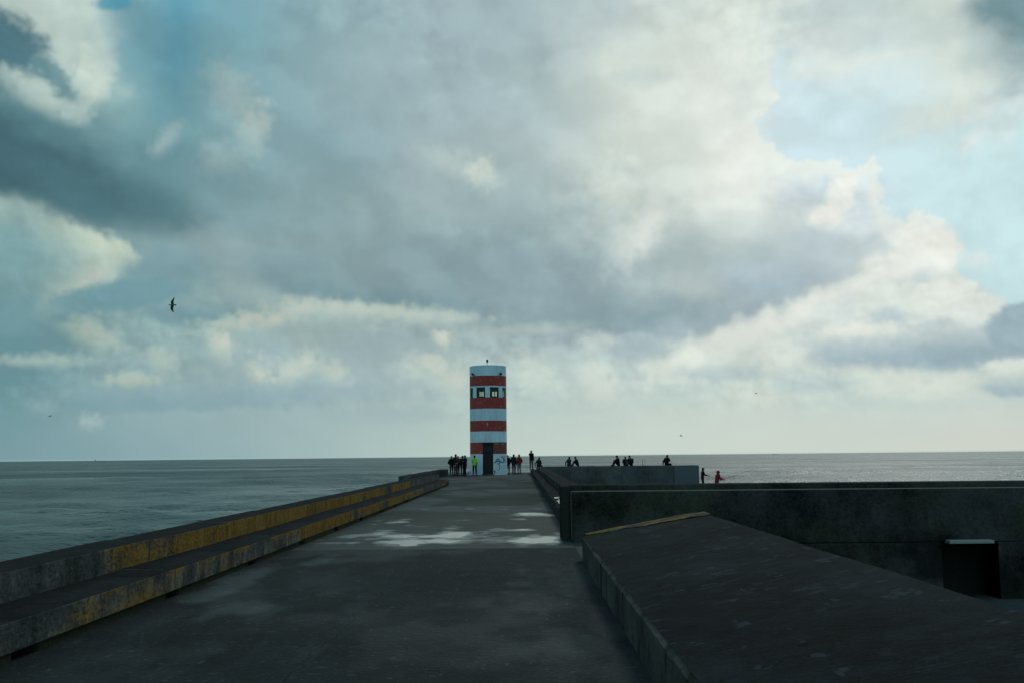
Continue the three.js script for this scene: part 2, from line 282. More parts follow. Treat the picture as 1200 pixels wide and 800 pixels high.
      data[o] = c[0]; data[o + 1] = c[1]; data[o + 2] = c[2]; data[o + 3] = 1;
      if (row === H / 2) { low[0] += c[0]; low[1] += c[1]; low[2] += c[2]; nlow++; }
    }
  }
  for (let i = 0; i < W * H / 2; i++) { data[i * 4] = low[0] / nlow; data[i * 4 + 1] = low[1] / nlow; data[i * 4 + 2] = low[2] / nlow; data[i * 4 + 3] = 1; }
  const t = new THREE.DataTexture(data, W, H, THREE.RGBAFormat, THREE.FloatType);
  t.mapping = THREE.EquirectangularReflectionMapping; t.magFilter = THREE.LinearFilter; t.colorSpace = THREE.LinearSRGBColorSpace; t.needsUpdate = true;
  return t;
}
const sky = makeSky();
scene.background = sky; scene.environment = sky;

// ------------------------------------------------------------------ helpers
const used = {};
function numbered(n) { used[n] = (used[n] ?? -1) + 1; return used[n] ? n + '_' + String(used[n]).padStart(3, '0') : n; }
function tag(o, label, category, group, kind) { if (label) o.userData.label = label; if (category) o.userData.category = category; if (group) o.userData.group = group; if (kind) o.userData.kind = kind; return o; }
function mesh(name, geo, mat, parent = scene) {
  const m = new THREE.Mesh(geo, mat); m.name = parent === scene ? numbered(name) : name; m.castShadow = m.receiveShadow = true; parent.add(m); return m;
}
function thing(name, [x, y, z], turn, label, category, group) { const o = new THREE.Group(); o.name = numbered(name); o.position.set(x, y, z); o.rotation.y = turn; scene.add(o); return tag(o, label, category, group); }
// texture of w x h pixels over su x sv metres of uv, starting at (u0, v0); fn(u, v) in metres gives a value or [r, g, b] (linear)
const toS = (c) => { c = clamp(c, 0, 1); return Math.round(255 * (c <= 0.0031308 ? c * 12.92 : 1.055 * c ** (1 / 2.4) - 0.055)); };
function texture(w, h, su, sv, u0, v0, fn, colour) {
  const d = new Uint8Array(w * h * 4);
  for (let j = 0; j < h; j++) for (let i = 0; i < w; i++) {
    const r = fn(u0 + (i + 0.5) / w * su, v0 + (j + 0.5) / h * sv), o = (j * w + i) * 4;
    if (colour) { d[o] = toS(r[0]); d[o + 1] = toS(r[1]); d[o + 2] = toS(r[2]); } else d[o] = d[o + 1] = d[o + 2] = clamp(Math.round(r * 255), 0, 255);
    d[o + 3] = 255;
  }
  const t = new THREE.DataTexture(d, w, h); t.magFilter = THREE.LinearFilter; t.wrapS = t.wrapT = THREE.RepeatWrapping;
  if (colour) t.colorSpace = THREE.SRGBColorSpace;
  t.repeat.set(1 / su, 1 / sv); t.offset.set(-u0 / su, -v0 / sv); t.needsUpdate = true; return t;
}
// seamless noise over one tile
function tiled(fn) { return (u, v, s) => { const a = u / s * 2 * Math.PI, b = v / s * 2 * Math.PI; return fn(Math.cos(a), Math.sin(a), Math.cos(b), Math.sin(b)); }; }
const tileN = (u, v, s, f, o) => { const bu = u / s, bv = v / s, wu = smooth(0.75, 1, bu), wv = smooth(0.75, 1, bv), n = (x, y) => fbm(x * f, y * f, 3.3, o); return lerp(lerp(n(bu, bv), n(bu - 1, bv), wu), lerp(n(bu, bv - 1), n(bu - 1, bv - 1), wu), wv); };
const grain = texture(512, 512, 1.5, 1.5, 0, 0, (u, v) => 0.5 + 0.55 * tileN(u, v, 1.5, 40, 4) + 0.25 * tileN(u, v, 1.5, 6, 3));
const P = (color, rough, o = {}) => new THREE.MeshPhysicalMaterial({ color: new THREE.Color().setRGB(...color), roughness: rough, ...o });
const white = [1, 1, 1];
// boxes in metres: x, y and distance d along the pier (z = -d); softened edges; uv = (d, y) on side faces, (x, d) on top, (x, y) on ends; faces that look up are material 1
function block(x0, x1, y0, y1, d0, d1, r = 0.015, wob = 0, seed = 0) {
  let g = new RoundedBoxGeometry(x1 - x0, y1 - y0, d1 - d0, 1, Math.min(r, (y1 - y0) / 2.1, (x1 - x0) / 2.1, (d1 - d0) / 2.1)); if (g.index) g = g.toNonIndexed();
  g.translate((x0 + x1) / 2, (y0 + y1) / 2, -(d0 + d1) / 2);
  const p = g.attributes.position, n = g.attributes.normal, uv = g.attributes.uv, tops = [], sides = [];
  if (wob) for (let i = 0; i < p.count; i++) p.setXYZ(i, p.getX(i) + wob * noise3(seed + p.getZ(i) * 1.3, p.getY(i) * 5, 1), p.getY(i) + wob * noise3(seed + p.getZ(i) * 1.7, 9, p.getX(i) * 4), p.getZ(i));
  for (let i = 0; i < p.count; i += 3) {
    const ny = (n.getY(i) + n.getY(i + 1) + n.getY(i + 2)) / 3, nx = (n.getX(i) + n.getX(i + 1) + n.getX(i + 2)) / 3, nz = (n.getZ(i) + n.getZ(i + 1) + n.getZ(i + 2)) / 3;
    for (let k = i; k < i + 3; k++) {
      if (Math.abs(ny) > 0.75) uv.setXY(k, p.getX(k), -p.getZ(k)); else if (Math.abs(nx) >= Math.abs(nz)) uv.setXY(k, -p.getZ(k), p.getY(k)); else uv.setXY(k, p.getX(k), p.getY(k));
    }
    (ny > 0.75 ? tops : sides).push(i);
  }
  const idx = []; for (const i of [...sides, ...tops]) idx.push(i, i + 1, i + 2);
  g.setIndex(idx); g.addGroup(0, sides.length * 3, 0); g.addGroup(sides.length * 3, tops.length * 3, 1);
  return g;
}
// flat sheet in x, d with uv in metres
function sheet(x0, x1, d0, d1, y, nx = 1, nd = 1, hfn) {
  const g = new THREE.BufferGeometry(), v = [], uv = [], id = [];
  for (let j = 0; j <= nd; j++) for (let i = 0; i <= nx; i++) { const x = lerp(x0, x1, i / nx), d = lerp(d0, d1, j / nd); v.push(x, y + (hfn ? hfn(x, d) : 0), -d); uv.push(x, d); }
  for (let j = 0; j < nd; j++) for (let i = 0; i < nx; i++) { const a = j * (nx + 1) + i, b = a + 1, c = a + nx + 1, e = c + 1; id.push(a, b, e, a, e, c); }
  g.setAttribute('position', new THREE.Float32BufferAttribute(v, 3)); g.setAttribute('uv', new THREE.Float32BufferAttribute(uv, 2)); g.setIndex(id); g.computeVertexNormals(); return g;
}
function prim(g, x, y, z, rx = 0, ry = 0, rz = 0) { g.applyMatrix4(new THREE.Matrix4().compose(new THREE.Vector3(x, y, z), new THREE.Quaternion().setFromEuler(new THREE.Euler(rx, ry, rz)), new THREE.Vector3(1, 1, 1))); return g; }
function plainMerge(gs) { return mergeGeometries(gs.map((g) => { const h = g.index ? g.toNonIndexed() : g.clone(); for (const k of Object.keys(h.attributes)) if (!['position', 'normal', 'uv'].includes(k)) h.deleteAttribute(k); h.clearGroups(); return h; })); }

// ------------------------------------------------------------------ sea
const SEA_Y = -4;
{
  const r = rng(5), waves = [];
  for (let i = 0; i < 46; i++) { const L = 1.6 * Math.pow(20, i / 45), a = rad(200 + (r() - 0.5) * 95); waves.push([2 * Math.PI / L * Math.sin(a), 2 * Math.PI / L * Math.cos(a), L, 0.0062 * Math.pow(L, 0.82) * (0.6 + 0.8 * r()), r() * 6.28]); }
  const ang = [], N1 = 620; for (let i = 0; i <= N1; i++) ang.push(rad(-42 + 84 * i / N1)); for (let i = 1; i < 70; i++) ang.push(rad(42 + 276 * i / 70)); ang.push(rad(318));
  const rings = [0.5, 8, 20, 32]; let q = 40; while (q < 26000) { rings.push(q); q *= 1.0112; }
  const v = [], id = [], M = ang.length;
  for (const R of rings) {
    const step = R * 0.0112;
    for (const a of ang) {
      const x = R * Math.sin(a), z = -R * Math.cos(a); let y = 0;
      if (R >= 40 && R < 2600) for (const w of waves) { const f = smooth(1.6, 4.2, w[2] / step); if (f > 0) y += f * w[3] * Math.sin(w[0] * x + w[1] * z + w[4]); }
      v.push(x, SEA_Y + y * (1 + 0.5 * noise3(x * 0.02, 0, z * 0.02)), z);
    }
  }
  for (let j = 0; j < rings.length - 1; j++) for (let i = 0; i < M; i++) { const i2 = (i + 1) % M; if (i === M - 1) continue; const a = j * M + i, b = j * M + i2, c = a + M, d = b + M; id.push(a, b, d, a, d, c); }
  const g = new THREE.BufferGeometry(); g.setAttribute('position', new THREE.Float32BufferAttribute(v, 3));
  const uv = new Float32Array(v.length / 3 * 2); for (let i = 0; i < v.length / 3; i++) { uv[i * 2] = v[i * 3]; uv[i * 2 + 1] = v[i * 3 + 2]; }
  g.setAttribute('uv', new THREE.BufferAttribute(uv, 2)); g.setIndex(id); g.computeVertexNormals();
  const ripple = texture(1024, 1024, 46, 46, 0, 0, (u, w) => 0.5 + 0.5 * tileN(u, w * 1, 46, 22, 5) + 0.25 * tileN((u * 1 + 46) % 46, w, 46, 90, 2));
  const gusts = texture(512, 512, 700, 260, 0, 0, (u, w) => { const a = u / 700, b = w / 260, n = (x, y) => fbm(x * 5, y * 9, 6.1, 5), wu = smooth(0.75, 1, a), wv = smooth(0.75, 1, b); return 0.36 + 0.16 * lerp(lerp(n(a, b), n(a - 1, b), wu), lerp(n(a, b - 1), n(a - 1, b - 1), wu), wv) * 2; });   // smoother and rougher lanes of wind on the water
  const m = P([0.009, 0.046, 0.045], 1, { ior: 1.333, specularIntensity: 0.92, bumpMap: ripple, bumpScale: 0.6, roughnessMap: gusts });
  tag(mesh('sea', g, m), 'choppy grey-green sea reaching to the horizon', null, null, 'structure');
}
// ------------------------------------------------------------------ pier: body, pavements, puddles
const XL = -4.18, XR = 0.95;                           // foot of the left parapet, foot of the right-hand kerb
const patches = (u, v) => fbm(u * 0.45, v * 0.3, 1, 5);
const asphaltMap = texture(1024, 2048, 5.6, 34, -4.4, -15, (u, v) => {
  const a = patches(u, v), b = fbm(u * 3, v * 3, 4, 4), c = noise3(u * 60, v * 60, 2), d = noise3(u * 130, v * 130, 7);
  let k = 0.0165 * (1 + 0.35 * a + 0.25 * b + 0.22 * c + 0.25 * d);
  const silt = smooth(0.02, 0.5, fbm(u * 1.3, v * 0.55, 8, 5) + 0.55 * smooth(1.5, 0.2, Math.abs(u + 3.55)) * smooth(9.5, 12.5, v) - 0.36) * 0.036;   // grey silt washed along the foot of the wall
  const dust = smooth(0.0, 0.45, fbm(u * 2.2, v * 0.8, 52, 5) + 0.5 * smooth(0.55, 0.1, Math.abs(u - 0.62)) - 0.3) * 0.014;              // dust swept against the kerb
  const fleck = noise3(u * 16, v * 16, 31) > 0.84 ? 0.02 : noise3(u * 38, v * 38, 33) > 0.8 ? 0.012 : 0;
  const wob = fbm(u * 1.1, v * 1.1, 54, 4), crack = Math.min(Math.abs(noise3(u * 0.55 + wob, v * 0.4 + wob * 0.6, 56)), Math.abs(u + 1.75 + 0.12 * wob + 0.04 * noise3(v * 5, 1, 1)) * 0.8, Math.abs(((v + 3) % 6.2) - 3.1 + 0.15 * fbm(u * 2, v, 57, 3)) * 0.6);
  k *= lerp(0.45, 1, smooth(0.004, 0.014, crack)) * (1 + 0.25 * smooth(0.05, 0.015, crack));
  const patch = smooth(0.0, 0.03, Math.min(u + 1.6, 0.1 - u, v - 12.6, 14.9 - v) + 0.015 * noise3(u * 9, v * 9, 3)) + smooth(0.0, 0.03, Math.min(u + 3.3, -2.35 - u, v - 8.2, 9.7 - v) + 0.015 * noise3(u * 9, v * 9, 5));   // mended squares
  k *= 1 - 0.2 * patch;
  return [k * 0.74 + (silt + dust) * 0.84 + fleck, k * 1.0 + silt + dust + fleck, k * 1.01 + (silt + dust) * 0.97 + fleck];
}, true);
const asphaltRough = texture(512, 1024, 5.6, 34, -4.4, -15, (u, v) => 0.86 - 0.24 * smooth(0.0, 0.5, fbm(u * 0.9, v * 0.5, 12, 5) + 0.3 * smooth(1.4, 0.1, Math.abs(u + 3.5)) * smooth(9, 13, v) + 0.12 * smooth(14, 18, v) - 0.12));
const asphalt = P(white, 1, { map: asphaltMap, roughnessMap: asphaltRough, bumpMap: grain, bumpScale: 0.006, specularIntensity: 0.09 });
const wetField = (x, d) => { const zone = smooth(18, 18.8, d) * smooth(37, 24, d); return zone; };
const concreteMap = texture(1024, 2048, 10, 84, -8.5, 18, (u, v) => {
  const a = patches(u + 30, v), b = fbm(u * 2.5, v * 2.5, 14, 4), c = noise3(u * 40, v * 40, 2);
  const damp = smooth(-0.05, 0.25, fbm(u * 0.5, v * 0.28, 21, 4) + 0.6 * wetField(u, v) - 0.05);
  const k = lerp(0.06, 0.03, damp) * (1 + 0.45 * a + 0.3 * b + 0.2 * c);
  const green = 0.006 * damp;
  return [k * 0.92, k * 1.0 + green, k * 1.02];
}, true);
const gauss = (x, d, cx, cd, rx, rd) => Math.exp(-(((x - cx) / rx) ** 2 + ((d - cd) / rd) ** 2));
const pudField = (x, d) => {
  const n = 0.7 * fbm(x * 0.9, d * 0.6, 41, 5) + 0.4 * noise3(x * 1.9, d * 1.3, 44) + 0.24 * noise3(x * 3.6, d * 2.4, 46) + 0.1 * noise3(x * 12, d * 8, 47);
  const hollow = 0.95 * gauss(x, d, -2.5, 21, 1.2, 2.3) + 0.75 * gauss(x, d, -1.15, 22, 0.7, 1.6) + 0.95 * gauss(x, d, 0.35, 21.3, 0.65, 2.3) + 0.9 * gauss(x, d, 0.25, 29.6, 0.75, 1.4) + 0.35 * gauss(x, d, -3.2, 26, 0.7, 2.6) + 0.3 * gauss(x, d, -3.4, 36, 0.5, 3) + 0.3 * gauss(x, d, -0.6, 19.8, 3, 0.6);
  return hollow + n - 0.95;
};
const film = (u, v) => 0.85 * smooth(-0.56, 0.06, pudField(u, v)) * smooth(37, 27, v) * smooth(18.4, 20.2, v + 0.5 * noise3(u * 1.5, v, 3));
const concreteRough = texture(512, 2048, 10, 84, -8.5, 18, (u, v) => lerp(lerp(0.9, 0.6, wetField(u, v)), 0.14, film(u, v)));
const filmShine = texture(512, 2048, 10, 84, -8.5, 18, (u, v) => 0.1 + 0.9 * film(u, v)); { const d = filmShine.image.data; for (let i = 0; i < d.length; i += 4) d[i + 3] = d[i]; }
const pavingConcrete = P(white, 1, { map: concreteMap, roughnessMap: concreteRough, specularIntensityMap: filmShine, bumpMap: grain, bumpScale: 0.0015, specularIntensity: 1 });
const seawall = P([0.04, 0.043, 0.038], 0.9, { bumpMap: grain, bumpScale: 0.01, specularIntensity: 0.3 });
tag(mesh('pier_body', plainMerge([block(-5.42, 2.85, -7, -0.03, -15, 59), block(-7.35, 2.85, -7, -0.03, 59.004, 104)]), seawall), 'concrete body of the pier standing in the sea', null, null, 'structure');
const bump1 = (x, d) => 0.012 * fbm(x * 0.5, d * 0.4, 3, 3) - 0.003;
tag(mesh('asphalt_pavement', sheet(XL - 0.1, XR + 0.02, -15, 18.3, 0.012, 40, 160, bump1), asphalt), 'dark worn asphalt walkway in the foreground', null, null, 'structure');
{
  const pav = new THREE.Group(); pav.name = 'concrete_pavement'; scene.add(pav); tag(pav, 'damp concrete walkway leading to the lighthouse', null, null, 'structure');
  let a = 18.306; for (const b of [25, 33, 41, 49, 57, 65.5, 74, 82.5, 91, 103]) { mesh('paving_slab', sheet(a > 56 ? -6.6 : XL - 0.1, XR + 0.02, a, b - 0.025, -0.006, 10, 10), pavingConcrete, pav); a = b; }
}
// puddles: outlines of the hollows that hold water
function puddles(x0, x1, d0, d1, y, cell, field, minCells, mat, label, group) {
  const nx = Math.round((x1 - x0) / cell), nd = Math.round((d1 - d0) / cell), F = new Float32Array((nx + 1) * (nd + 1));
  for (let j = 0; j <= nd; j++) for (let i = 0; i <= nx; i++) F[j * (nx + 1) + i] = (i === 0 || j === 0 || i === nx || j === nd) ? -1 : field(x0 + i * cell, d0 + j * cell);
  const seen = new Uint8Array(nx * nd), inside = (i, j) => i >= 0 && j >= 0 && i < nx && j < nd && (F[j * (nx + 1) + i] > 0 || F[j * (nx + 1) + i + 1] > 0 || F[(j + 1) * (nx + 1) + i] > 0 || F[(j + 1) * (nx + 1) + i + 1] > 0);
  const all = [];
  for (let j = 0; j < nd; j++) for (let i = 0; i < nx; i++) {
    if (seen[j * nx + i] || !inside(i, j)) continue;
    const st = [[i, j]], cells = []; seen[j * nx + i] = 1;
    while (st.length) { const [a, b] = st.pop(); cells.push([a, b]); for (const [p, q] of [[a + 1, b], [a - 1, b], [a, b + 1], [a, b - 1]]) if (inside(p, q) && !seen[q * nx + p]) { seen[q * nx + p] = 1; st.push([p, q]); } }
    if (cells.length >= minCells) all.push(cells);
  }
  all.sort((a, b) => b.length - a.length);
  return all.map((cells) => {
    const v = [];
    for (const [i, j] of cells) {
      const c = [[i, j], [i + 1, j], [i + 1, j + 1], [i, j + 1]].map(([a, b]) => [x0 + a * cell, d0 + b * cell, F[b * (nx + 1) + a]]), poly = [];
      for (let k = 0; k < 4; k++) { const p = c[k], q = c[(k + 1) % 4]; if (p[2] > 0) poly.push([p[0], p[1]]); if ((p[2] > 0) !== (q[2] > 0)) { const t = p[2] / (p[2] - q[2]); poly.push([lerp(p[0], q[0], t), lerp(p[1], q[1], t)]); } }
      for (let k = 1; k + 1 < poly.length; k++) for (const p of [poly[0], poly[k], poly[k + 1]]) v.push(p[0], y, -p[1]);
    }
    const g = new THREE.BufferGeometry(); g.setAttribute('position', new THREE.Float32BufferAttribute(v, 3));
    g.setAttribute('uv', new THREE.Float32BufferAttribute(v.filter((_, k) => k % 3 !== 1), 2)); g.computeVertexNormals(); return g;
  });
}
const water = P([0.02, 0.026, 0.024], 0.13, { ior: 1.333, bumpMap: grain, bumpScale: 0.0012 });

puddles(XL + 0.1, XR - 0.03, 18.5, 44, -0.0035, 0.07, pudField, 14, water).slice(0, 26).forEach((g, i) => tag(mesh('puddle', g, water), i === 0 ? 'largest shallow puddle on the damp concrete walkway' : 'small shallow puddle on the damp concrete walkway', null, 'puddles on the walkway', 'structure'));

// ------------------------------------------------------------------ parapets of two rows of concrete blocks
const streak = (u, v, s) => 0.45 * noise3(u * 4.5 + s, v * 2.2, s) + 0.3 * noise3(u * 13 + s, v * 4.5, s + 5) + 0.25 * noise3(u * 30, v * 14, s + 9);
function lichenTex(seed, amount) {
  return texture(2048, 256, 66, 0.72, -7, 0, (u, v) => {
    const a = fbm(u * 0.8, v * 2.2, seed, 4), s = streak(u, v, seed), f = noise3(u * 26, v * 40, seed + 2), big = noise3(u * 0.35, 2, seed + 8);
    const grey = 0.125 * (1 + 0.6 * a + 0.3 * s + 0.25 * f);
    const pale = smooth(0.18, 0.62, s + 0.5 * a) * 0.09;
    const dark = smooth(0.1, 0.55, -s + 0.6 * a + 0.1) * 0.45;
    const y = smooth(-0.08, 0.34, amount(u, v) + 0.2 * s + 0.55 * a + 0.25 * big + 0.12 * f - 0.3);
    const o = 0.5 + 0.5 * noise3(u * 5, v * 6, seed + 3);
    const c = [(grey + pale) * 0.94, (grey + pale), (grey + pale) * 0.94].map((q) => q * (1 - dark * 0.7));
    const ly = [lerp(0.28, 0.35, o), lerp(0.145, 0.215, o), lerp(0.026, 0.045, o)].map((q) => q * (1 + 0.35 * f + 0.3 * s));
    return [lerp(c[0], ly[0], y * 0.92), lerp(c[1], ly[1], y * 0.92), lerp(c[2], ly[2], y * 0.92)];
  }, true);
}
const upperLichen = lichenTex(3, (u) => 0.75 * smooth(9.5, 13.5, u) * smooth(50, 36, u) - 0.12 + 0.2 * smooth(13, 15, u) * smooth(24, 18, u));
const lowerLichen = lichenTex(19, (u, v) => 0.1 + 0.55 * smooth(17, 22, u) * smooth(48, 38, u) + 0.26 * smooth(0.24, 0.36, v) * smooth(9, 12, u) - 0.2 * smooth(15, 17, u) * smooth(20, 18, u));
const topMap = texture(512, 512, 3.1, 3.1, 0, 0, (u, v) => { const k = 0.014 * (1 + 0.8 * tileN(u, v, 3.1, 5, 5) + 0.5 * tileN(u, v, 3.1, 40, 2)); return [k * 0.9, k, k * 1.06]; }, true);
const greyMap = texture(512, 512, 3.7, 3.7, 0, 0, (u, v) => { const k = 0.08 * (1 + 0.9 * tileN(u, v, 3.7, 4, 5) + 0.5 * tileN(u, v, 3.7, 30, 3)); return [k * 0.9, k, k * 0.98]; }, true);
const rough = { bumpMap: grain, bumpScale: 0.012, specularIntensity: 0.12 };
const upperFace = P(white, 0.92, { map: upperLichen, ...rough }), lowerFace = P(white, 0.92, { map: lowerLichen, ...rough });
const blockTop = P(white, 0.9, { map: topMap, ...rough, specularIntensity: 0.05 }), greyFace = P(white, 0.9, { map: greyMap, ...rough });
const plinthMat = P([0.045, 0.055, 0.035], 0.95, rough);
{
  const w = thing('parapet_wall', [-4.8, 0, -26], 0, 'low stepped parapet of concrete blocks with yellow lichen along the left edge', 'parapet');
  const put = (n, g, m) => { g.translate(4.8, 0, 26); return mesh(n, g, m, w); };
  const r = rng(9);
  for (const [x0, x1, y0, y1, a, b] of [[-4.8, -4.22, 0.1, 0.3, -5.6, 59], [-5.36, -4.87, 0.0, 0.57, -4.7, 59.9]]) put('core', block(x0, x1, y0, y1, a, b, 0.01), [plinthMat, plinthMat]);
  for (let k = -4; k < 14; k++) {
    const a = 8.7 + 3.6 * k, b = a + 3.6, j = () => (r() - 0.5) * 0.014;
    let dx = j();
    put('block', block(-4.86, XL + dx, 0.09, 0.345 + j(), a + 0.003, b - 0.003, 0.012, 0.012, k), [lowerFace, blockTop]);
    dx = j();
    put('block', block(-5.41, -4.83 + dx, 0.3, 0.615 + j(), a + 0.003 + 0.9, b - 0.003 + 0.9, 0.012, 0.012, k + 50), [upperFace, blockTop]);
    put('plinth', block(-4.8, XL - 0.02, -0.02, 0.094, a + 0.24, b - 0.24, 0.01, 0.008, k), [plinthMat, plinthMat]);
  }
}
{
  const w = thing('parapet_wall', [1.5, 0, -60], 0, 'grey stepped parapet along the right edge beyond the dark cross wall', 'parapet');
  const put = (n, g, m) => { g.translate(-1.5, 0, 60); return mesh(n, g, m, w); };
  const r = rng(12);
  put('core', block(XR + 0.04, 1.44, 0.02, 0.3, 20.8, 99.8, 0.01), [plinthMat, plinthMat]); put('core', block(1.47, 2.05, 0.02, 0.57, 20.8, 92.4, 0.01), [plinthMat, plinthMat]);
  for (let k = 0; k < 22; k++) {
    const a = 20.7 + 3.6 * k, b = a + 3.6, j = () => (r() - 0.5) * 0.014;
    put('block', block(XR + j(), 1.45, 0.0, 0.355 + j(), a + 0.006, b - 0.006, 0.02, 0.012, k + 100), [greyFace, blockTop]);
    if (b < 96) put('block', block(1.42 + j(), 2.1, 0.3, 0.62 + j(), a + 0.006, b - 0.006, 0.02, 0.012, k + 150), [greyFace, blockTop]);
  }
}
puddles(1.0, 1.4, 22.5, 32, 0.372, 0.03, (x, d) => 0.5 + fbm(x * 4, d * 0.9, 60, 4) * 1.2 - 0.3 - 2.2 * Math.max(0, Math.abs(x - 1.2) - 0.12), 30, water).slice(0, 3).forEach((g) => tag(mesh('puddle', g, water), 'rainwater lying on the ledge of the right-hand parapet', null, 'puddles on the ledge', 'structure'));
{
  const w = thing('outer_wall', [-6.95, 0, -74], 0, 'dark raised wall at the seaward side behind the people left of the lighthouse', 'wall');
  for (let k = 0; k < 7; k++) { const g = block(-7.32, -6.62, -0.02, 0.53 + 0.006 * (k % 2), 60.6 + 4.6 * k + 0.006, 65.2 + 4.6 * k - 0.006, 0.02, 0.012, k + 300); g.translate(6.95, 0, 74); mesh('block', g, [greyFace, blockTop], w); }
  const f = block(-7.32, -5.44, -7, -0.02, 56, 58.99, 0.02); f.translate(6.95, 0, 74); mesh('footing', f, [greyFace, blockTop], w);
}

// ------------------------------------------------------------------ right-hand side: sloping slab, cross wall, lower quay
const slabMap = texture(1024, 2048, 2.2, 20, 0.8, -3, (u, v) => {
  const a = fbm(u * 1.1, v * 0.9, 70, 5), b = fbm(u * 6, v * 6, 72, 3), c = noise3(u * 90, v * 90, 7);
  let k = 0.013 * (1 + 0.6 * a + 0.4 * b + 0.3 * c);
  const sc = smooth(0.3, 0.5, fbm(u * 5 + v * 2.2, v * 9 - u * 1.5, 75, 4)) * smooth(0.0, 0.3, fbm(u * 0.9, v * 0.6, 78, 3)) * 0.012;      // pale scrapes and droppings
  const spl = smooth(0.62, 0.72, noise3(u * 6, v * 5, 81)) * smooth(-0.1, 0.5, noise3(u * 25, v * 25, 83)) * 0.02;
  k += sc + spl;
  const wb = fbm(u * 1.3, v * 1.3, 85, 4), crk = Math.min(Math.abs(noise3(u * 0.8 + wb, v * 0.45 + wb, 87)), Math.abs(((v + 40) % 4.3) - 2.15 + 0.03 * wb) * 0.7);
  k *= lerp(0.45, 1, smooth(0.003, 0.012, crk)) * (1 + 0.5 * smooth(0.03, 0.01, crk) * smooth(0, 0.3, b + 0.2));
  k += 0.006 * smooth(0.7, 0.86, noise3(u * 55, v * 55, 89));                       // bare aggregate
  return [k * 0.74, k, k * 1.1];
}, true);
const slabTop = P(white, 0.9, { map: slabMap, ...rough, bumpScale: 0.004, specularIntensity: 0.05 });
const slabSide = P(white, 0.92, { map: texture(1024, 128, 22, 0.5, -4, 0, (u, v) => { const s = streak(u, v, 90), a = fbm(u, v * 2, 91, 4); const k = 0.045 * (1 + 0.7 * a + 0.4 * s) * (1 - 0.45 * smooth(0.1, 0.5, -s)); return [k * 0.95, k, k * 0.9]; }, true), ...rough });
const ochre = P(white, 0.95, { map: texture(512, 64, 3, 0.6, 0, 15.8, (u, v) => { const n = fbm(u * 4, v * 6, 95, 4), f = noise3(u * 40, v * 60, 3); const y = smooth(-0.25, 0.1, n + 0.1 * f); const k = 1 + 0.4 * f; return [lerp(0.04, 0.12 * k, y), lerp(0.04, 0.083 * k, y), lerp(0.032, 0.02 * k, y)]; }, true), ...rough });
{
  const s = thing('sloping_slab', [1.9, 0, -7], 0, 'long dark sloping concrete slab filling the right foreground', 'slab');
  const hy = (x) => 0.39 + (x - XR) / (2.87 - XR) * 0.35;
  const top = sheet(XR + 0.03, 2.85, -3, 16.1, 0, 48, 300, (x, d) => hy(x) + 0.012 * fbm(x * 1.2, d * 0.8, 99, 4)); top.translate(-1.9, 0, 7);
  mesh('top_face', top, slabTop, s);
  // side faces in lengths of formwork, each with its own slight lean and a chipped upper edge
  for (let k = 0; k < 15; k++) {
    const a = -3 + 1.2733 * k, b = a + 1.2733, pts = [], n = 14;
    for (let i = 0; i <= n; i++) { const d = lerp(a + 0.006, b - 0.006, i / n); pts.push([d, -Math.abs(0.018 * noise3(d * 6, 1, 7)), 0.008 * noise3(k * 3.1, 2, 2)]); }
    const v = [], uv = [], id = [];
    pts.forEach(([d, dy, dx]) => { for (const [x, y] of [[XR + dx, -0.02], [XR + dx, 0.36 + dy], [XR + 0.035 + dx, 0.391 + dy * 0.4 + 0.006], [XR + 0.1, 0.3]]) { v.push(x - 1.9, y, 7 - d); uv.push(d, y); } });
    for (let i = 0; i < n; i++) for (let q = 0; q < 3; q++) { const e = i * 4 + q, f = e + 1, g2 = e + 4, h = f + 4; id.push(e, g2, h, e, h, f); }
    const g = new THREE.BufferGeometry(); g.setAttribute('position', new THREE.Float32BufferAttribute(v, 3)); g.setAttribute('uv', new THREE.Float32BufferAttribute(uv, 2)); g.setIndex(id);
    mesh('side_panel', g.toNonIndexed(), slabSide, s); s.children.at(-1).geometry.computeVertexNormals();
  }
  const back = block(2.6, 2.86, -1.25, 0.66, -3, 16.05, 0.01); back.translate(-1.9, 0, 7); mesh('back_wall', back, [slabSide, slabSide], s);
  // lichen-covered lip at the far end
  const v = [], uv = [], id = [], n = 40;
  for (let i = 0; i <= n; i++) { const x = lerp(XR + 0.05, 2.88, i / n), t = i / n, y = hy(x), w = 0.14 + 0.5 * t + 0.08 * noise3(x * 5, 1, 1); for (const [dd, yy] of [[16.1 - w, y + 0.009], [16.1 - w * 0.5, y + 0.034 * (1 - 0.7 * smooth(0.85, 1, t))], [16.12, y + 0.028 * (1 - 0.7 * smooth(0.85, 1, t))], [16.2, y - 0.1], [16.2, -0.03]]) { v.push(x - 1.9, yy + 0.006 * noise3(x * 9, dd * 9, 4), 7 - dd); uv.push(x, dd); } }
  for (let i = 0; i < n; i++) for (let q = 0; q < 4; q++) { const e = i * 5 + q, f = e + 1, g2 = e + 5, h = f + 5; id.push(e, g2, h, e, h, f); }
  const g = new THREE.BufferGeometry(); g.setAttribute('position', new THREE.Float32BufferAttribute(v, 3)); g.setAttribute('uv', new THREE.Float32BufferAttribute(uv, 2)); g.setIndex(id); g.computeVertexNormals();
  tag(mesh('far_lip', g, ochre, s), 'yellow lichen along the far edge');
}
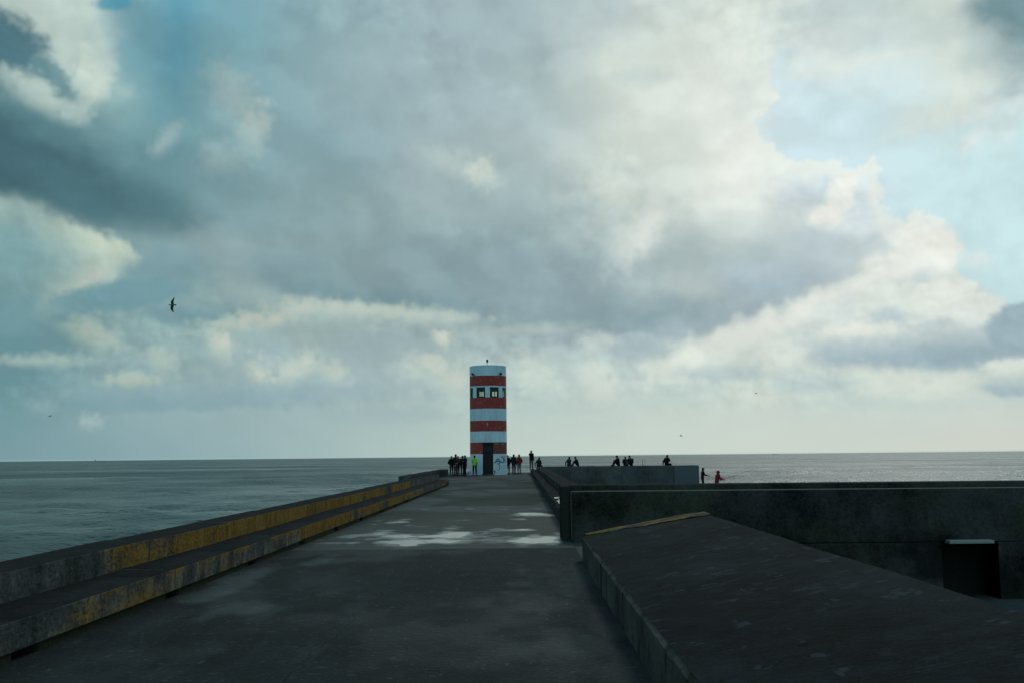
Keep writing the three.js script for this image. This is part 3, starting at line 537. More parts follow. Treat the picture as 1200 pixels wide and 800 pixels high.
const mossMap = texture(1024, 256, 16, 2.4, 0, -1.3, (u, v) => {
  const s = streak(u * 0.7, v, 110), a = fbm(u * 0.7, v * 1.2, 112, 5), f = noise3(u * 30, v * 30, 4);
  const algae = smooth(-0.1, 0.35, 0.8 * gauss(u, v, 8.7, -0.6, 1.3, 0.55) + 0.7 * fbm(u * 1.5, v * 2, 118, 4) - 0.3);        // black algae round the outlet
  const k = 0.04 * (1 + 0.7 * a + 0.5 * s + 0.25 * f) * (1 - 0.6 * algae), m = smooth(-0.1, 0.35, fbm(u * 0.9, v * 1.6, 115, 4) + 0.1 * s);
  return [k * lerp(0.97, 0.9, m), k * lerp(0.97, 1.0, m), k * lerp(0.9, 0.7, m)];
}, true);
const mossWall = P(white, 0.94, { map: mossMap, ...rough }), lightConcrete = P([0.06, 0.064, 0.056], 0.9, rough), darkWall = P([0.03, 0.034, 0.028], 0.95, rough);
{
  const w = thing('cross_wall', [1, 0, -20], 0, 'dark mossy wall crossing the picture behind the sloping slab', 'wall');
  const put = (n, g, m) => { g.translate(-1, 0, 20); return mesh(n, g, m, w); };
  const r = rng(31), DX = [8.2, 9.3];
  for (let k = 0; k < 3; k++) {
    const a = 0.98 + 10.4 * k, b = a + 10.4, top = 0.937 + (r() - 0.5) * 0.008, f = 20 + (r() - 0.5) * 0.02;
    if (a < DX[0] && b > DX[1]) {
      put('wall_panel', block(a + 0.006, b - 0.006, -0.1, top, f, 20.72, 0.02, 0.01, k), [mossWall, lightConcrete]);
      put('wall_panel', block(a + 0.006, DX[0], -1.3, -0.103, f, 20.72, 0.02), [mossWall, mossWall]);
      put('wall_panel', block(DX[1], b - 0.006, -1.3, -0.103, f, 20.72, 0.02), [mossWall, mossWall]);
    } else put('wall_panel', block(a + 0.003, b - 0.003, -1.3, top, f, 20.72, 0.02, 0.01, k), [mossWall, lightConcrete]);
    put('upper_step', block(a + 0.006, b - 0.006, 0.9, 1.045 + (r() - 0.5) * 0.006, 20.5, 21.3, 0.02, 0.008, k + 30), [mossWall, blockTop]);
    put('rear_wall', block(a, b, -1.3, 0.9, 20.95, 21.28, 0.01), [darkWall, darkWall]);
  }
  put('end_post', block(0.8, 0.965, -0.02, 1.05, 20.02, 21.2, 0.02, 0.01, 3), [darkWall, blockTop]);
  put('corner_edge', block(0.967, 1.005, 0.0, 0.93, 19.97, 20.03, 0.012), [lightConcrete, lightConcrete]);
  const pale = P([0.3, 0.3, 0.27], 0.9, rough); put('lintel', block(8.28, 9.14, -0.125, -0.06, 19.8, 20.04, 0.012, 0.01, 5), [pale, pale]);
}
const quayMap = texture(512, 512, 6, 6, 0, 0, (u, v) => { const k = 0.06 * (1 + 0.8 * tileN(u, v, 6, 5, 5) + 0.4 * tileN(u, v, 6, 50, 2)); return [k * 0.9, k, k]; }, true);
tag(mesh('lower_quay', block(2.86, 24, -7, -1.2, -12, 96, 0.05), [seawall, P(white, 0.85, { map: quayMap, ...rough })]), 'lower concrete quay to the right of the pier', null, null, 'structure');
// the far wall that people sit on
const farMap = texture(1024, 128, 15, 2, 1, -1.3, (u, v) => { const s = streak(u * 0.6, v, 130), a = fbm(u * 0.7, v * 1.1, 132, 4); const k = 0.09 * (1 + 0.5 * a + 0.3 * s); return [k * 0.96, k, k * 0.97]; }, true);
const farFace = P(white, 0.9, { map: farMap, ...rough }), farLight = P([0.11, 0.125, 0.13], 0.9, rough);
{
  const w = thing('end_wall', [9, -1.2, -95.5], 0, 'broad grey concrete wall at the pier head on which people sit', 'wall');
  const put = (n, g, m) => { g.translate(-9, 1.2, 95.5); return mesh(n, g, m, w); };
  const cuts = [2.11, 4.6, 7.05, 9.5, 11.95, 14.35];
  for (let i = 0; i + 1 < cuts.length; i++) put('wall_panel', block(cuts[i] + 0.004, cuts[i + 1] - 0.004, -1.22, 0.645 + 0.008 * (i % 2), 95, 96.4, 0.02, 0.01, i + 400), [farFace, blockTop]);
  tag(put('end_block', block(14.36, 16.7, -1.22, 0.63, 94.93, 96.5, 0.03, 0.012, 420), [farLight, blockTop]), 'paler block at the end of the wall');
}
// ------------------------------------------------------------------ lighthouse
const TR = 1.67;
function shell(r0, r1, y0, y1, a0, a1) {               // wall of a round tower between two angles (degrees, 0 = towards the pier, + right)
  const full = a1 - a0 >= 360, n = Math.max(2, Math.ceil((a1 - a0) / 5)), v = [], uv = [], id = [];
  const quad = (p, q, r, s, us) => { const k = v.length / 3; for (const [i, pt] of [p, q, r, s].entries()) { v.push(...pt); uv.push(...us[i]); } id.push(k, k + 1, k + 2, k, k + 2, k + 3); };
  const pt = (r, a, y) => [r * Math.sin(rad(a)), y, r * Math.cos(rad(a))];
  for (let i = 0; i < n; i++) {
    const a = lerp(a0, a1, i / n), b = lerp(a0, a1, (i + 1) / n), ua = rad(a) * r1, ub = rad(b) * r1;
    quad(pt(r1, a, y0), pt(r1, b, y0), pt(r1, b, y1), pt(r1, a, y1), [[ua, y0], [ub, y0], [ub, y1], [ua, y1]]);
    quad(pt(r0, b, y0), pt(r0, a, y0), pt(r0, a, y1), pt(r0, b, y1), [[ub, y0], [ua, y0], [ua, y1], [ub, y1]]);
    quad(pt(r1, a, y1), pt(r1, b, y1), pt(r0, b, y1), pt(r0, a, y1), [[ua, y1], [ub, y1], [ub, y1], [ua, y1]]);
    quad(pt(r0, a, y0), pt(r0, b, y0), pt(r1, b, y0), pt(r1, a, y0), [[ua, y0], [ub, y0], [ub, y0], [ua, y0]]);
  }
  if (!full) for (const [a, s] of [[a0, 1], [a1, -1]]) { const c = [pt(r0, a, y0), pt(r1, a, y0), pt(r1, a, y1), pt(r0, a, y1)]; if (s < 0) c.reverse(); quad(...c, [[0, y0], [0.2, y0], [0.2, y1], [0, y1]]); }
  const g = new THREE.BufferGeometry(); g.setAttribute('position', new THREE.Float32BufferAttribute(v, 3)); g.setAttribute('uv', new THREE.Float32BufferAttribute(uv, 2)); g.setIndex(id);
  const h = mergeVertices(g, 1e-4); h.computeVertexNormals();
  const flat = g.toNonIndexed(); flat.computeVertexNormals();
  // smooth round the curve, flat across the edges
  const p = flat.attributes.position, nn = flat.attributes.normal;
  for (let i = 0; i < p.count; i++) if (Math.abs(nn.getY(i)) < 0.5) { const rr = Math.hypot(p.getX(i), p.getZ(i)), rad_ = (nn.getX(i) * p.getX(i) + nn.getZ(i) * p.getZ(i)) / rr; if (Math.abs(rad_) > 0.9) nn.setXYZ(i, Math.sign(rad_) * p.getX(i) / rr, 0, Math.sign(rad_) * p.getZ(i) / rr); }
  return flat;
}
const grime = (u, v, s) => { const st = smooth(0.15, 0.7, noise3(u * 6, v * 0.7, s) + 0.4 * noise3(u * 17, v * 1.1, s + 1)), bl = fbm(u * 1.2, v * 1.2, s + 4, 4), f = noise3(u * 22, v * 22, s + 6); return 1 - 0.12 * st + 0.16 * bl + 0.05 * f; };
const whiteMap = texture(1024, 1024, 10.6, 10, -5.3, 0, (u, v) => { const g = grime(u, v, 200); const rust = smooth(0.45, 0.75, noise3(u * 4, v * 0.6, 207)) * smooth(-0.2, 0.4, noise3(u * 11, v * 2, 209)) * 0.25; return [0.6 * g * (1 - rust * 0.3), 0.74 * g * (1 - rust * 0.5), 0.78 * g * (1 - rust * 0.7)]; }, true);
const redMap = texture(1024, 1024, 10.6, 10, -5.3, 0, (u, v) => { const g = grime(u, v, 220), chip = smooth(0.5, 0.62, fbm(u * 7, v * 7, 226, 3) + 0.12); return [lerp(0.36 * g, 0.38, chip * 0.4), lerp(0.055 * g, 0.28, chip * 0.5), lerp(0.042 * g, 0.26, chip * 0.5)]; }, true);
const paint = { bumpMap: grain, bumpScale: 0.006, specularIntensity: 0.5 };
const whitePaint = P(white, 0.65, { map: whiteMap, ...paint }), redPaint = P(white, 0.65, { map: redMap, ...paint });
const darkMetal = P([0.02, 0.022, 0.022], 0.5, { metalness: 0.4 }), innerWall = P([0.05, 0.055, 0.05], 0.9), glass = P([0.74, 0.8, 0.68], 0.03, { transmission: 1, thickness: 0, ior: 1.5 });
const scribble = document.createElement('canvas'); scribble.width = 512; scribble.height = 512;
{
  const c = scribble.getContext('2d'), r = rng(404); c.fillStyle = '#cfdadb'; c.fillRect(0, 0, 512, 512);
  for (let i = 0; i < 500; i++) { c.globalAlpha = 0.05; c.fillStyle = r() < 0.5 ? '#8fa3a6' : '#e6ecec'; c.fillRect(r() * 512, r() * 512, 4 + r() * 30, 10 + r() * 90); }
  c.globalAlpha = 1; c.lineCap = 'round'; c.lineJoin = 'round';
  const tagStroke = (pts, col, w) => { c.strokeStyle = col; c.lineWidth = w; c.beginPath(); c.moveTo(...pts[0]); for (let i = 1; i + 1 < pts.length; i += 2) c.quadraticCurveTo(...pts[i], ...pts[i + 1]); c.stroke(); };
  tagStroke([[60, 170], [120, 60], [150, 190], [170, 250], [90, 240]], '#2b6480', 26);
  tagStroke([[30, 210], [110, 150], [200, 200], [250, 230], [300, 180]], '#2f6c88', 30);
  tagStroke([[190, 90], [230, 40], [260, 110], [230, 190], [300, 140]], '#24576f', 24);
  tagStroke([[320, 60], [250, 110], [330, 150], [400, 190], [340, 230]], '#2a6076', 20);
  tagStroke([[370, 70], [410, 50], [450, 90], [430, 170], [390, 200]], '#2a5f78', 16);
  tagStroke([[130, 260], [170, 320], [120, 400]], '#2c5563', 14);
  tagStroke([[230, 300], [290, 270], [330, 330], [270, 370], [240, 340]], '#5a7f8a', 9);
  tagStroke([[340, 290], [380, 260], [420, 320], [440, 380], [370, 370]], '#41707d', 8);
  for (let i = 0; i < 26; i++) { const x = 40 + r() * 430, y = 250 + r() * 210; tagStroke([[x, y], [x + r() * 60 - 30, y + r() * 40 - 20], [x + r() * 70 - 35, y + r() * 50 - 25]], ['#6d929c', '#4f7480', '#97b3b8', '#35606e'][i % 4], 3 + r() * 5); }
  tagStroke([[18, 420], [40, 380], [30, 470]], '#22323a', 20);
}
const scribbleTex = new THREE.CanvasTexture(scribble); scribbleTex.colorSpace = THREE.SRGBColorSpace; scribbleTex.wrapS = scribbleTex.wrapT = THREE.ClampToEdgeWrapping;
{ const u0 = rad(16.6) * TR, u1 = rad(92) * TR; scribbleTex.repeat.set(1 / (u1 - u0), 1 / 1.87); scribbleTex.offset.set(-u0 / (u1 - u0), 0); }
const graffitiPaint = P(white, 0.65, { map: scribbleTex, ...paint });
const smearCanvas = document.createElement('canvas'); smearCanvas.width = smearCanvas.height = 256;
{
  const c = smearCanvas.getContext('2d'), r = rng(88); c.fillStyle = '#7c3a34'; c.fillRect(0, 0, 256, 256);
  for (let i = 0; i < 420; i++) { c.globalAlpha = 0.12; c.fillStyle = ['#6d6a62', '#80473e', '#5a5550', '#8a5a50'][i % 4]; c.fillRect(r() * 230, 20 + r() * 190, 3 + r() * 26, 8 + r() * 50); }
  c.globalAlpha = 1; c.lineCap = 'round'; c.strokeStyle = '#a9b8bf'; c.lineWidth = 7; c.beginPath(); c.moveTo(20, 40); c.quadraticCurveTo(60, 20, 70, 46); c.stroke();
  c.strokeStyle = '#8fb0c4'; c.beginPath(); c.moveTo(120, 30); c.quadraticCurveTo(150, 70, 170, 20); c.stroke();
}
const smearTex = new THREE.CanvasTexture(smearCanvas); smearTex.colorSpace = THREE.SRGBColorSpace;
{ const u0 = rad(16.6) * TR, u1 = rad(80) * TR; smearTex.repeat.set(1 / (u1 - u0), 1 / 1.02); smearTex.offset.set(-u0 / (u1 - u0), -1.87 / 1.02); }
const smearPaint = P(white, 0.7, { map: smearTex, ...paint });
{
  const L = thing('lighthouse', [-2.9, 0, -91.62], 0, 'round red and white banded lighthouse at the end of the pier', 'lighthouse');
  const RI = TR - 0.22, b = (n, m, y0, y1, a0 = 0, a1 = 360, r = TR) => mesh(n, shell(RI, r, y0, y1, a0, a1), m, L);
  tag(b('painted_wall', whitePaint, 0, 1.87, 92, 343.6), 'white painted foot of the tower');
  tag(b('painted_wall', graffitiPaint, 0, 1.87, 16.4, 92), 'white wall beside the door covered in blue graffiti');
  b('red_band', redPaint, 1.87, 2.9, 80, 343.6); tag(b('red_band', smearPaint, 1.87, 2.9, 16.4, 80), 'red wall beside the door with grey smears');
  b('white_band', whitePaint, 2.9, 3.87, 0, 360, TR + 0.003);
  b('red_band', redPaint, 3.87, 4.83); b('white_band', whitePaint, 4.83, 5.9, 0, 360, TR + 0.003); b('red_band', redPaint, 5.9, 6.9);
  b('red_band', redPaint, 7.94, 8.87); b('white_band', whitePaint, 8.87, 9.79, 0, 360, TR + 0.003);
  b('window_head', whitePaint, 7.82, 7.94, 0, 360, TR + 0.002);
  for (let k = 0; k < 8; k++) {
    b('pillar', whitePaint, 6.9, 7.82, 45 * k - 7.5, 45 * k + 7.5, TR + 0.001);
    const a0 = 45 * k + 7.5, a1 = 45 * k + 37.5, f = mesh('window', plainMerge([shell(TR - 0.14, TR - 0.07, 6.9, 7.0, a0, a1), shell(TR - 0.14, TR - 0.07, 7.6, 7.82, a0, a1), shell(TR - 0.14, TR - 0.07, 7.0, 7.6, a0, a0 + 5), shell(TR - 0.14, TR - 0.07, 7.0, 7.6, a1 - 5, a1), shell(TR - 0.13, TR - 0.08, 7.0, 7.6, a0 + 14.4, a0 + 15.6)]), darkMetal, L);
    const pv = []; { const A = rad(a0 + 5), B = rad(a1 - 5), r = TR - 0.105, n = 6; for (let i = 0; i < n; i++) { const s = lerp(A, B, i / n), e = lerp(A, B, (i + 1) / n); for (const [q, y] of [[s, 7.0], [e, 7.0], [e, 7.6], [s, 7.0], [e, 7.6], [s, 7.6]]) pv.push(r * Math.sin(q), y, r * Math.cos(q)); } }
    const pg = new THREE.BufferGeometry(); pg.setAttribute('position', new THREE.Float32BufferAttribute(pv, 3)); pg.computeVertexNormals(); mesh('pane', pg, glass, f);
  }
  mesh('lantern_floor', prim(new THREE.CylinderGeometry(RI - 0.002, RI - 0.002, 0.12, 48), 0, 6.8, 0), innerWall, L);
  mesh('lantern_ceiling', prim(new THREE.CylinderGeometry(RI - 0.002, RI - 0.002, 0.12, 48), 0, 8.0, 0), innerWall, L);
  mesh('roof', prim(new THREE.CylinderGeometry(RI - 0.002, RI - 0.002, 0.1, 48), 0, 9.66, 0), whitePaint, L);
  mesh('lintel', shell(RI, TR + 0.06, 2.72, 2.88, -16.4, 16.4), darkWall, L);
  const door = mesh('door', plainMerge([...[0, 1, 2, 3].map((i) => prim(new RoundedBoxGeometry(0.205, 1.98, 0.05, 1, 0.008), -0.312 + 0.208 * i, 1.03, TR - 0.2))]), P([0.014, 0.008, 0.006], 0.7,  { bumpMap: grain, bumpScale: 0.004 }), L);
  mesh('handle', prim(new THREE.CylinderGeometry(0.014, 0.014, 0.16, 10), 0.34, 1.05, TR - 0.14), darkMetal, door);
  mesh('door_frame', plainMerge([prim(new RoundedBoxGeometry(0.06, 2.7, 0.14, 1, 0.008), -0.45, 1.35, TR - 0.17), prim(new RoundedBoxGeometry(0.06, 2.7, 0.14, 1, 0.008), 0.45, 1.35, TR - 0.17), prim(new RoundedBoxGeometry(0.84, 0.07, 0.12, 1, 0.008), 0, 2.06, TR - 0.17)]), darkMetal, L);
  mesh('transom', prim(new RoundedBoxGeometry(0.84, 0.6, 0.04, 1, 0.006), 0, 2.4, TR - 0.2), P([0.01, 0.01, 0.01], 0.6), L);
  mesh('threshold', prim(new RoundedBoxGeometry(1.1, 0.1, 0.4, 1, 0.02), 0, 0.045, TR + 0.02), greyFace, L);
  const mast = mesh('mast', plainMerge([prim(new THREE.CylinderGeometry(0.035, 0.05, 0.5, 12), -0.05, 9.92, 0.2), prim(new THREE.CylinderGeometry(0.11, 0.13, 0.06, 16), -0.05, 9.72, 0.2)]), whitePaint, L);
  mesh('beacon', plainMerge([prim(new THREE.CylinderGeometry(0.1, 0.09, 0.2, 16), -0.05, 10.26, 0.2), prim(new THREE.SphereGeometry(0.1, 16, 8, 0, 6.3, 0, 1.57), -0.05, 10.36, 0.2)]), P([0.03, 0.035, 0.03], 0.25), mast);
  for (const a of [-47, 41]) { const f = mesh('floodlight', prim(new RoundedBoxGeometry(0.22, 0.2, 0.12, 2, 0.02), Math.sin(rad(a)) * (TR + 0.16), 9.02, Math.cos(rad(a)) * (TR + 0.16), 0.4, rad(a), 0), darkMetal, L); mesh('bracket', prim(new THREE.CylinderGeometry(0.015, 0.015, 0.24, 8), Math.sin(rad(a)) * (TR + 0.05), 9.03, Math.cos(rad(a)) * (TR + 0.05), Math.PI / 2, 0, -rad(a)), darkMetal, f); }
  mesh('vent_plate', prim(new RoundedBoxGeometry(0.1, 0.26, 0.04, 1, 0.01), -0.02, 4.5, TR + 0.012), P([0.35, 0.36, 0.36], 0.6), L);
}

// ------------------------------------------------------------------ people
function nets(fn, lo, hi, cell) {                      // surface of fn = 0 (negative inside)
  const n = lo.map((l, i) => Math.ceil((hi[i] - l) / cell) + 1), [NX, NY, NZ] = n, F = new Float32Array(NX * NY * NZ), at = (i, j, k) => (k * NY + j) * NX + i;
  for (let k = 0; k < NZ; k++) for (let j = 0; j < NY; j++) for (let i = 0; i < NX; i++) F[at(i, j, k)] = fn(lo[0] + i * cell, lo[1] + j * cell, lo[2] + k * cell);
  const id = new Int32Array(NX * NY * NZ).fill(-1), v = [], faces = [];
  for (let k = 0; k < NZ - 1; k++) for (let j = 0; j < NY - 1; j++) for (let i = 0; i < NX - 1; i++) {
    let m = 0, cx = 0, cy = 0, cz = 0, cnt = 0; const val = [];
    for (let q = 0; q < 8; q++) { const f = F[at(i + (q & 1), j + (q >> 1 & 1), k + (q >> 2 & 1))]; val.push(f); if (f < 0) m |= 1 << q; }
    if (m === 0 || m === 255) continue;
    for (let a = 0; a < 8; a++) for (const bit of [1, 2, 4]) { const b = a | bit; if (a & bit || (val[a] < 0) === (val[b] < 0)) continue; const t = val[a] / (val[a] - val[b]); cx += (a & 1) + (bit === 1 ? t : 0); cy += (a >> 1 & 1) + (bit === 2 ? t : 0); cz += (a >> 2 & 1) + (bit === 4 ? t : 0); cnt++; }
    id[at(i, j, k)] = v.length / 3; v.push(lo[0] + (i + cx / cnt) * cell, lo[1] + (j + cy / cnt) * cell, lo[2] + (k + cz / cnt) * cell);
  }
  for (let k = 1; k < NZ - 1; k++) for (let j = 1; j < NY - 1; j++) for (let i = 1; i < NX - 1; i++) {
    const s = F[at(i, j, k)] < 0;
    const q = (a, b, c, d, flip) => { if (a < 0 || b < 0 || c < 0 || d < 0) return; flip ? faces.push(a, c, b, a, d, c) : faces.push(a, b, c, a, c, d); };
    if (s !== F[at(i + 1, j, k)] < 0) q(id[at(i, j - 1, k - 1)], id[at(i, j, k - 1)], id[at(i, j, k)], id[at(i, j - 1, k)], !s);
    if (s !== F[at(i, j + 1, k)] < 0) q(id[at(i - 1, j, k - 1)], id[at(i - 1, j, k)], id[at(i, j, k)], id[at(i, j, k - 1)], !s);
    if (s !== F[at(i, j, k + 1)] < 0) q(id[at(i - 1, j - 1, k)], id[at(i, j - 1, k)], id[at(i, j, k)], id[at(i - 1, j, k)], !s);
  }
  const g = new THREE.BufferGeometry(); g.setAttribute('position', new THREE.Float32BufferAttribute(v, 3)); g.setIndex(faces); g.computeVertexNormals(); return g;
}
const smin = (a, b, k) => { const h = clamp(0.5 + 0.5 * (b - a) / k, 0, 1); return lerp(b, a, h) - k * h * (1 - h); };
function cap(px, py, pz, b) { const [a, c, ra, rc] = b, dx = c[0] - a[0], dy = c[1] - a[1], dz = c[2] - a[2], t = clamp(((px - a[0]) * dx + (py - a[1]) * dy + (pz - a[2]) * dz) / (dx * dx + dy * dy + dz * dz + 1e-9), 0, 1); return Math.hypot(px - a[0] - dx * t, py - a[1] - dy * t, pz - a[2] - dz * t) - lerp(ra, rc, t); }
function bones(list, cell, k = 0.03, fold = 0) {
  const lo = [1e9, 1e9, 1e9], hi = [-1e9, -1e9, -1e9];
  for (const [a, c, ra, rc] of list) for (let i = 0; i < 3; i++) { lo[i] = Math.min(lo[i], a[i] - ra, c[i] - rc); hi[i] = Math.max(hi[i], a[i] + ra, c[i] + rc); }
  return nets((x, y, z) => { let d = 1e9; for (const b of list) d = smin(d, cap(x, y, z, b), k); return fold ? d + fold * noise3(x * 14, y * 9, z * 14) : d; }, lo.map((q) => q - cell * 2.5), hi.map((q) => q + cell * 2.5), cell);
}
const ell = (x, y, z, cx, cy, cz, a, b, c) => { const q = Math.hypot((x - cx) / a, (y - cy) / b, (z - cz) / c); return (q - 1) * Math.min(a, b, c); };
// head: origin at its centre, looking along +z
const headGeo = nets((x, y, z) => {
  let d = ell(x, y, z, 0, 0.03, -0.012, 0.076, 0.088, 0.095);
  d = smin(d, ell(x, y, z, 0, -0.045, 0.018, 0.056, 0.07, 0.066), 0.03);
  d = smin(d, cap(x, y, z, [[0, 0.01, 0.082], [0, -0.028, 0.1], 0.009, 0.014]), 0.012);
  for (const s of [-1, 1]) { d = smin(d, ell(x, y, z, 0.078 * s, -0.005, -0.005, 0.012, 0.032, 0.02), 0.008); d = -smin(-d, ell(x, y, z, 0.032 * s, 0.008, 0.092, 0.02, 0.012, 0.014), 0.01); d = smin(d, ell(x, y, z, 0.032 * s, 0.006, 0.071, 0.013, 0.011, 0.012), 0.003); }
  d = -smin(-d, ell(x, y, z, 0, -0.062, 0.088, 0.026, 0.004, 0.012), 0.004);
  d = smin(d, cap(x, y, z, [[-0.018, -0.056, 0.08], [0.018, -0.056, 0.08], 0.007, 0.007]), 0.006); d = smin(d, cap(x, y, z, [[-0.016, -0.069, 0.078], [0.016, -0.069, 0.078], 0.008, 0.008]), 0.006);
  return smin(d, cap(x, y, z, [[0, -0.05, -0.015], [0, -0.15, -0.02], 0.055, 0.06]), 0.02);
}, [-0.12, -0.2, -0.14], [0.12, 0.14, 0.14], 0.0085);
const hairGeo = nets((x, y, z) => { let d = ell(x, y, z, 0, 0.04, -0.022, 0.09, 0.095, 0.1); d = smin(d, ell(x, y, z, 0, -0.03, -0.06, 0.075, 0.085, 0.055), 0.03); d += 0.006 * noise3(x * 60, y * 20, z * 60); return Math.max(d, -(ell(x, y, z, 0, -0.03, 0.1, 0.085, 0.09, 0.085))); }, [-0.12, -0.15, -0.15], [0.12, 0.17, 0.12], 0.0085);
const capGeo = nets((x, y, z) => { let d = ell(x, y, z, 0, 0.05, -0.015, 0.094, 0.098, 0.108); d = Math.max(d, 0.025 - y); return smin(d, cap(x, y, z, [[-0.05, 0.035, 0.09], [0.05, 0.035, 0.09], 0.016, 0.016]), 0.02); }, [-0.12, 0, -0.15], [0.12, 0.18, 0.14], 0.0085);
const hoodGeo = nets((x, y, z) => { let d = ell(x, y, z, 0, 0.03, -0.025, 0.112, 0.125, 0.125); d = smin(d, ell(x, y, z, 0, -0.11, -0.02, 0.12, 0.06, 0.1), 0.04); return Math.max(d, -ell(x, y, z, 0, -0.005, 0.11, 0.078, 0.1, 0.12)); }, [-0.16, -0.2, -0.18], [0.16, 0.18, 0.14], 0.011);
// right hand: wrist at the origin, fingers along -y, palm to +z, thumb to +x
function handShape(curl) {
  const L = [[[-0.022, -0.015, 0], [-0.03, -0.085, 0], 0.016, 0.013], [[0, -0.01, 0], [0, -0.085, 0], 0.018, 0.014], [[0.018, -0.012, 0], [0.026, -0.085, 0], 0.016, 0.013]];
  [[-0.033, 0.058, 0.0075], [-0.012, 0.072, 0.0085], [0.01, 0.078, 0.009], [0.031, 0.07, 0.0085]].forEach(([x, len, r]) => { let p = [x * 0.95, -0.088, 0], a = curl * 0.5; for (const s of [0.45, 0.32, 0.23]) { const q = [p[0] + x * 0.06, p[1] - Math.cos(a) * len * s, p[2] + Math.sin(a) * len * s]; L.push([p, q, r, r * 0.92]); p = q; a += curl * 0.9; } });
  L.push([[0.022, -0.02, 0.004], [0.05, -0.052, 0.018], 0.014, 0.0105], [[0.05, -0.052, 0.018], [0.052, -0.082, 0.03], 0.0105, 0.009]);
  return bones(L, 0.0048, 0.007);
}
const handRelaxed = handShape(0.4), handGrip = handShape(1.25);
const V = (a) => new THREE.Vector3(...a);
function along(geo, from, to, facing, mirror) {         // puts a hand at a wrist so that its fingers run on from the forearm
  const y = V(from).sub(V(to)).normalize(), f = V(facing), x = new THREE.Vector3().crossVectors(y, f).normalize(), z = new THREE.Vector3().crossVectors(x, y);
  const g = geo.clone(); if (mirror) { g.scale(-1, 1, 1); const ix = g.index.array; for (let i = 0; i < ix.length; i += 3) { const t = ix[i]; ix[i] = ix[i + 1]; ix[i + 1] = t; } g.computeVertexNormals(); }
  return g.applyMatrix4(new THREE.Matrix4().makeBasis(x, y, z).setPosition(V(to)));
}
// joints of each pose: origin at the feet (standing) or on the seat (sitting); the person looks along +z
function standing(o = {}) {
  const s = o.stance ?? 0.1, lean = o.lean ?? 0, tw = o.shift ?? 0;
  const j = { pelvis: [tw, 0.95, 0], chest: [tw * 0.6, 1.32, 0.02 + lean * 0.6], neck: [tw * 0.5, 1.47, 0.01 + lean], head: [tw * 0.5, 1.62, 0.045 + lean * 1.15] };
  for (const [k, m] of [['L', 1], ['R', -1]]) {
    j['hip' + k] = [tw + 0.095 * m, 0.93, 0]; j['knee' + k] = [s * m * 1.05 + tw * 0.5, 0.5, 0.03 + (m > 0 ? 0.03 : 0)]; j['ankle' + k] = [s * m * 1.1, 0.09, -0.02 + (m > 0 ? 0.05 : 0)]; j['toe' + k] = [s * m * 1.3, 0.045, 0.15 + (m > 0 ? 0.05 : 0)];
    j['shoulder' + k] = [tw * 0.5 + 0.185 * m, 1.42, 0.01 + lean * 0.9];
    const arm = (m > 0 ? o.left : o.right) ?? 'down';
    const A = { down: [[0.235, 1.13, -0.02], [0.24, 0.87, 0.06]], pocket: [[0.27, 1.14, -0.07], [0.19, 0.96, 0.1]], forward: [[0.23, 1.18, 0.12], [0.13, 1.12, 0.37]], reach: [[0.24, 1.24, 0.2], [0.16, 1.24, 0.45]], up: [[0.3, 1.34, 0.22], [0.2, 1.56, 0.33]], bag: [[0.22, 1.14, 0.02], [0.15, 1.2, 0.24]] }[arm];
    j['elbow' + k] = [A[0][0] * m + tw * 0.5, A[0][1], A[0][2] + lean * 0.7]; j['wrist' + k] = [A[1][0] * m + tw * 0.5, A[1][1], A[1][2] + lean * 0.6];
  }
  return j;
}
function sitting(o = {}) {
  const b = o.bend ?? 0.1, drop = o.hang ?? true;
  const j = { pelvis: [0, 0.12, 0], chest: [0, 0.48, 0.02 + b * 0.6], neck: [0, 0.62, 0.02 + b], head: [0, 0.765, 0.06 + b * 1.3] };
  for (const [k, m] of [['L', 1], ['R', -1]]) {
    j['hip' + k] = [0.09 * m, 0.1, 0.03];
    if (drop) { j['knee' + k] = [0.12 * m, 0.1, 0.46]; j['ankle' + k] = [0.11 * m, -0.31, 0.5]; j['toe' + k] = [0.13 * m, -0.36, 0.67]; }
    else { j['knee' + k] = [0.12 * m, 0.44, 0.36]; j['ankle' + k] = [0.11 * m, 0.07, 0.52]; j['toe' + k] = [0.13 * m, 0.045, 0.68]; }
    j['shoulder' + k] = [0.18 * m, 0.57, 0.01 + b * 0.9];
    const arm = (m > 0 ? o.left : o.right) ?? 'lap';
    const A = { lap: [[0.24, 0.32, 0.08 + b * 0.4], [0.1, 0.24, 0.3]], prop: [[0.27, 0.32, -0.1], [0.25, 0.07, -0.14]], knees: [[0.22, 0.42, 0.2 + b * 0.5], [0.06, 0.36, 0.42]], reach: [[0.22, 0.38, 0.2], [0.14, 0.4, 0.45]], rest: [[0.25, 0.36, 0.14], [0.11, 0.55, 0.26]] }[arm];
    j['elbow' + k] = [A[0][0] * m, A[0][1], A[0][2]]; j['wrist' + k] = [A[1][0] * m, A[1][1], A[1][2]];
  }
  return j;
}
const cloth = (c) => P(c, 0.95, { specularIntensity: 0.25, bumpMap: grain, bumpScale: 0.003 });
const withUv = (g) => { const p = g.attributes.position, uv = new Float32Array(p.count * 2); for (let i = 0; i < p.count; i++) { uv[2 * i] = p.getX(i) + p.getZ(i); uv[2 * i + 1] = p.getY(i); } g.setAttribute('uv', new THREE.BufferAttribute(uv, 2)); return g; };
const skinMat = new THREE.MeshPhysicalMaterial({ vertexColors: true, roughness: 0.6, specularIntensity: 0.4 });
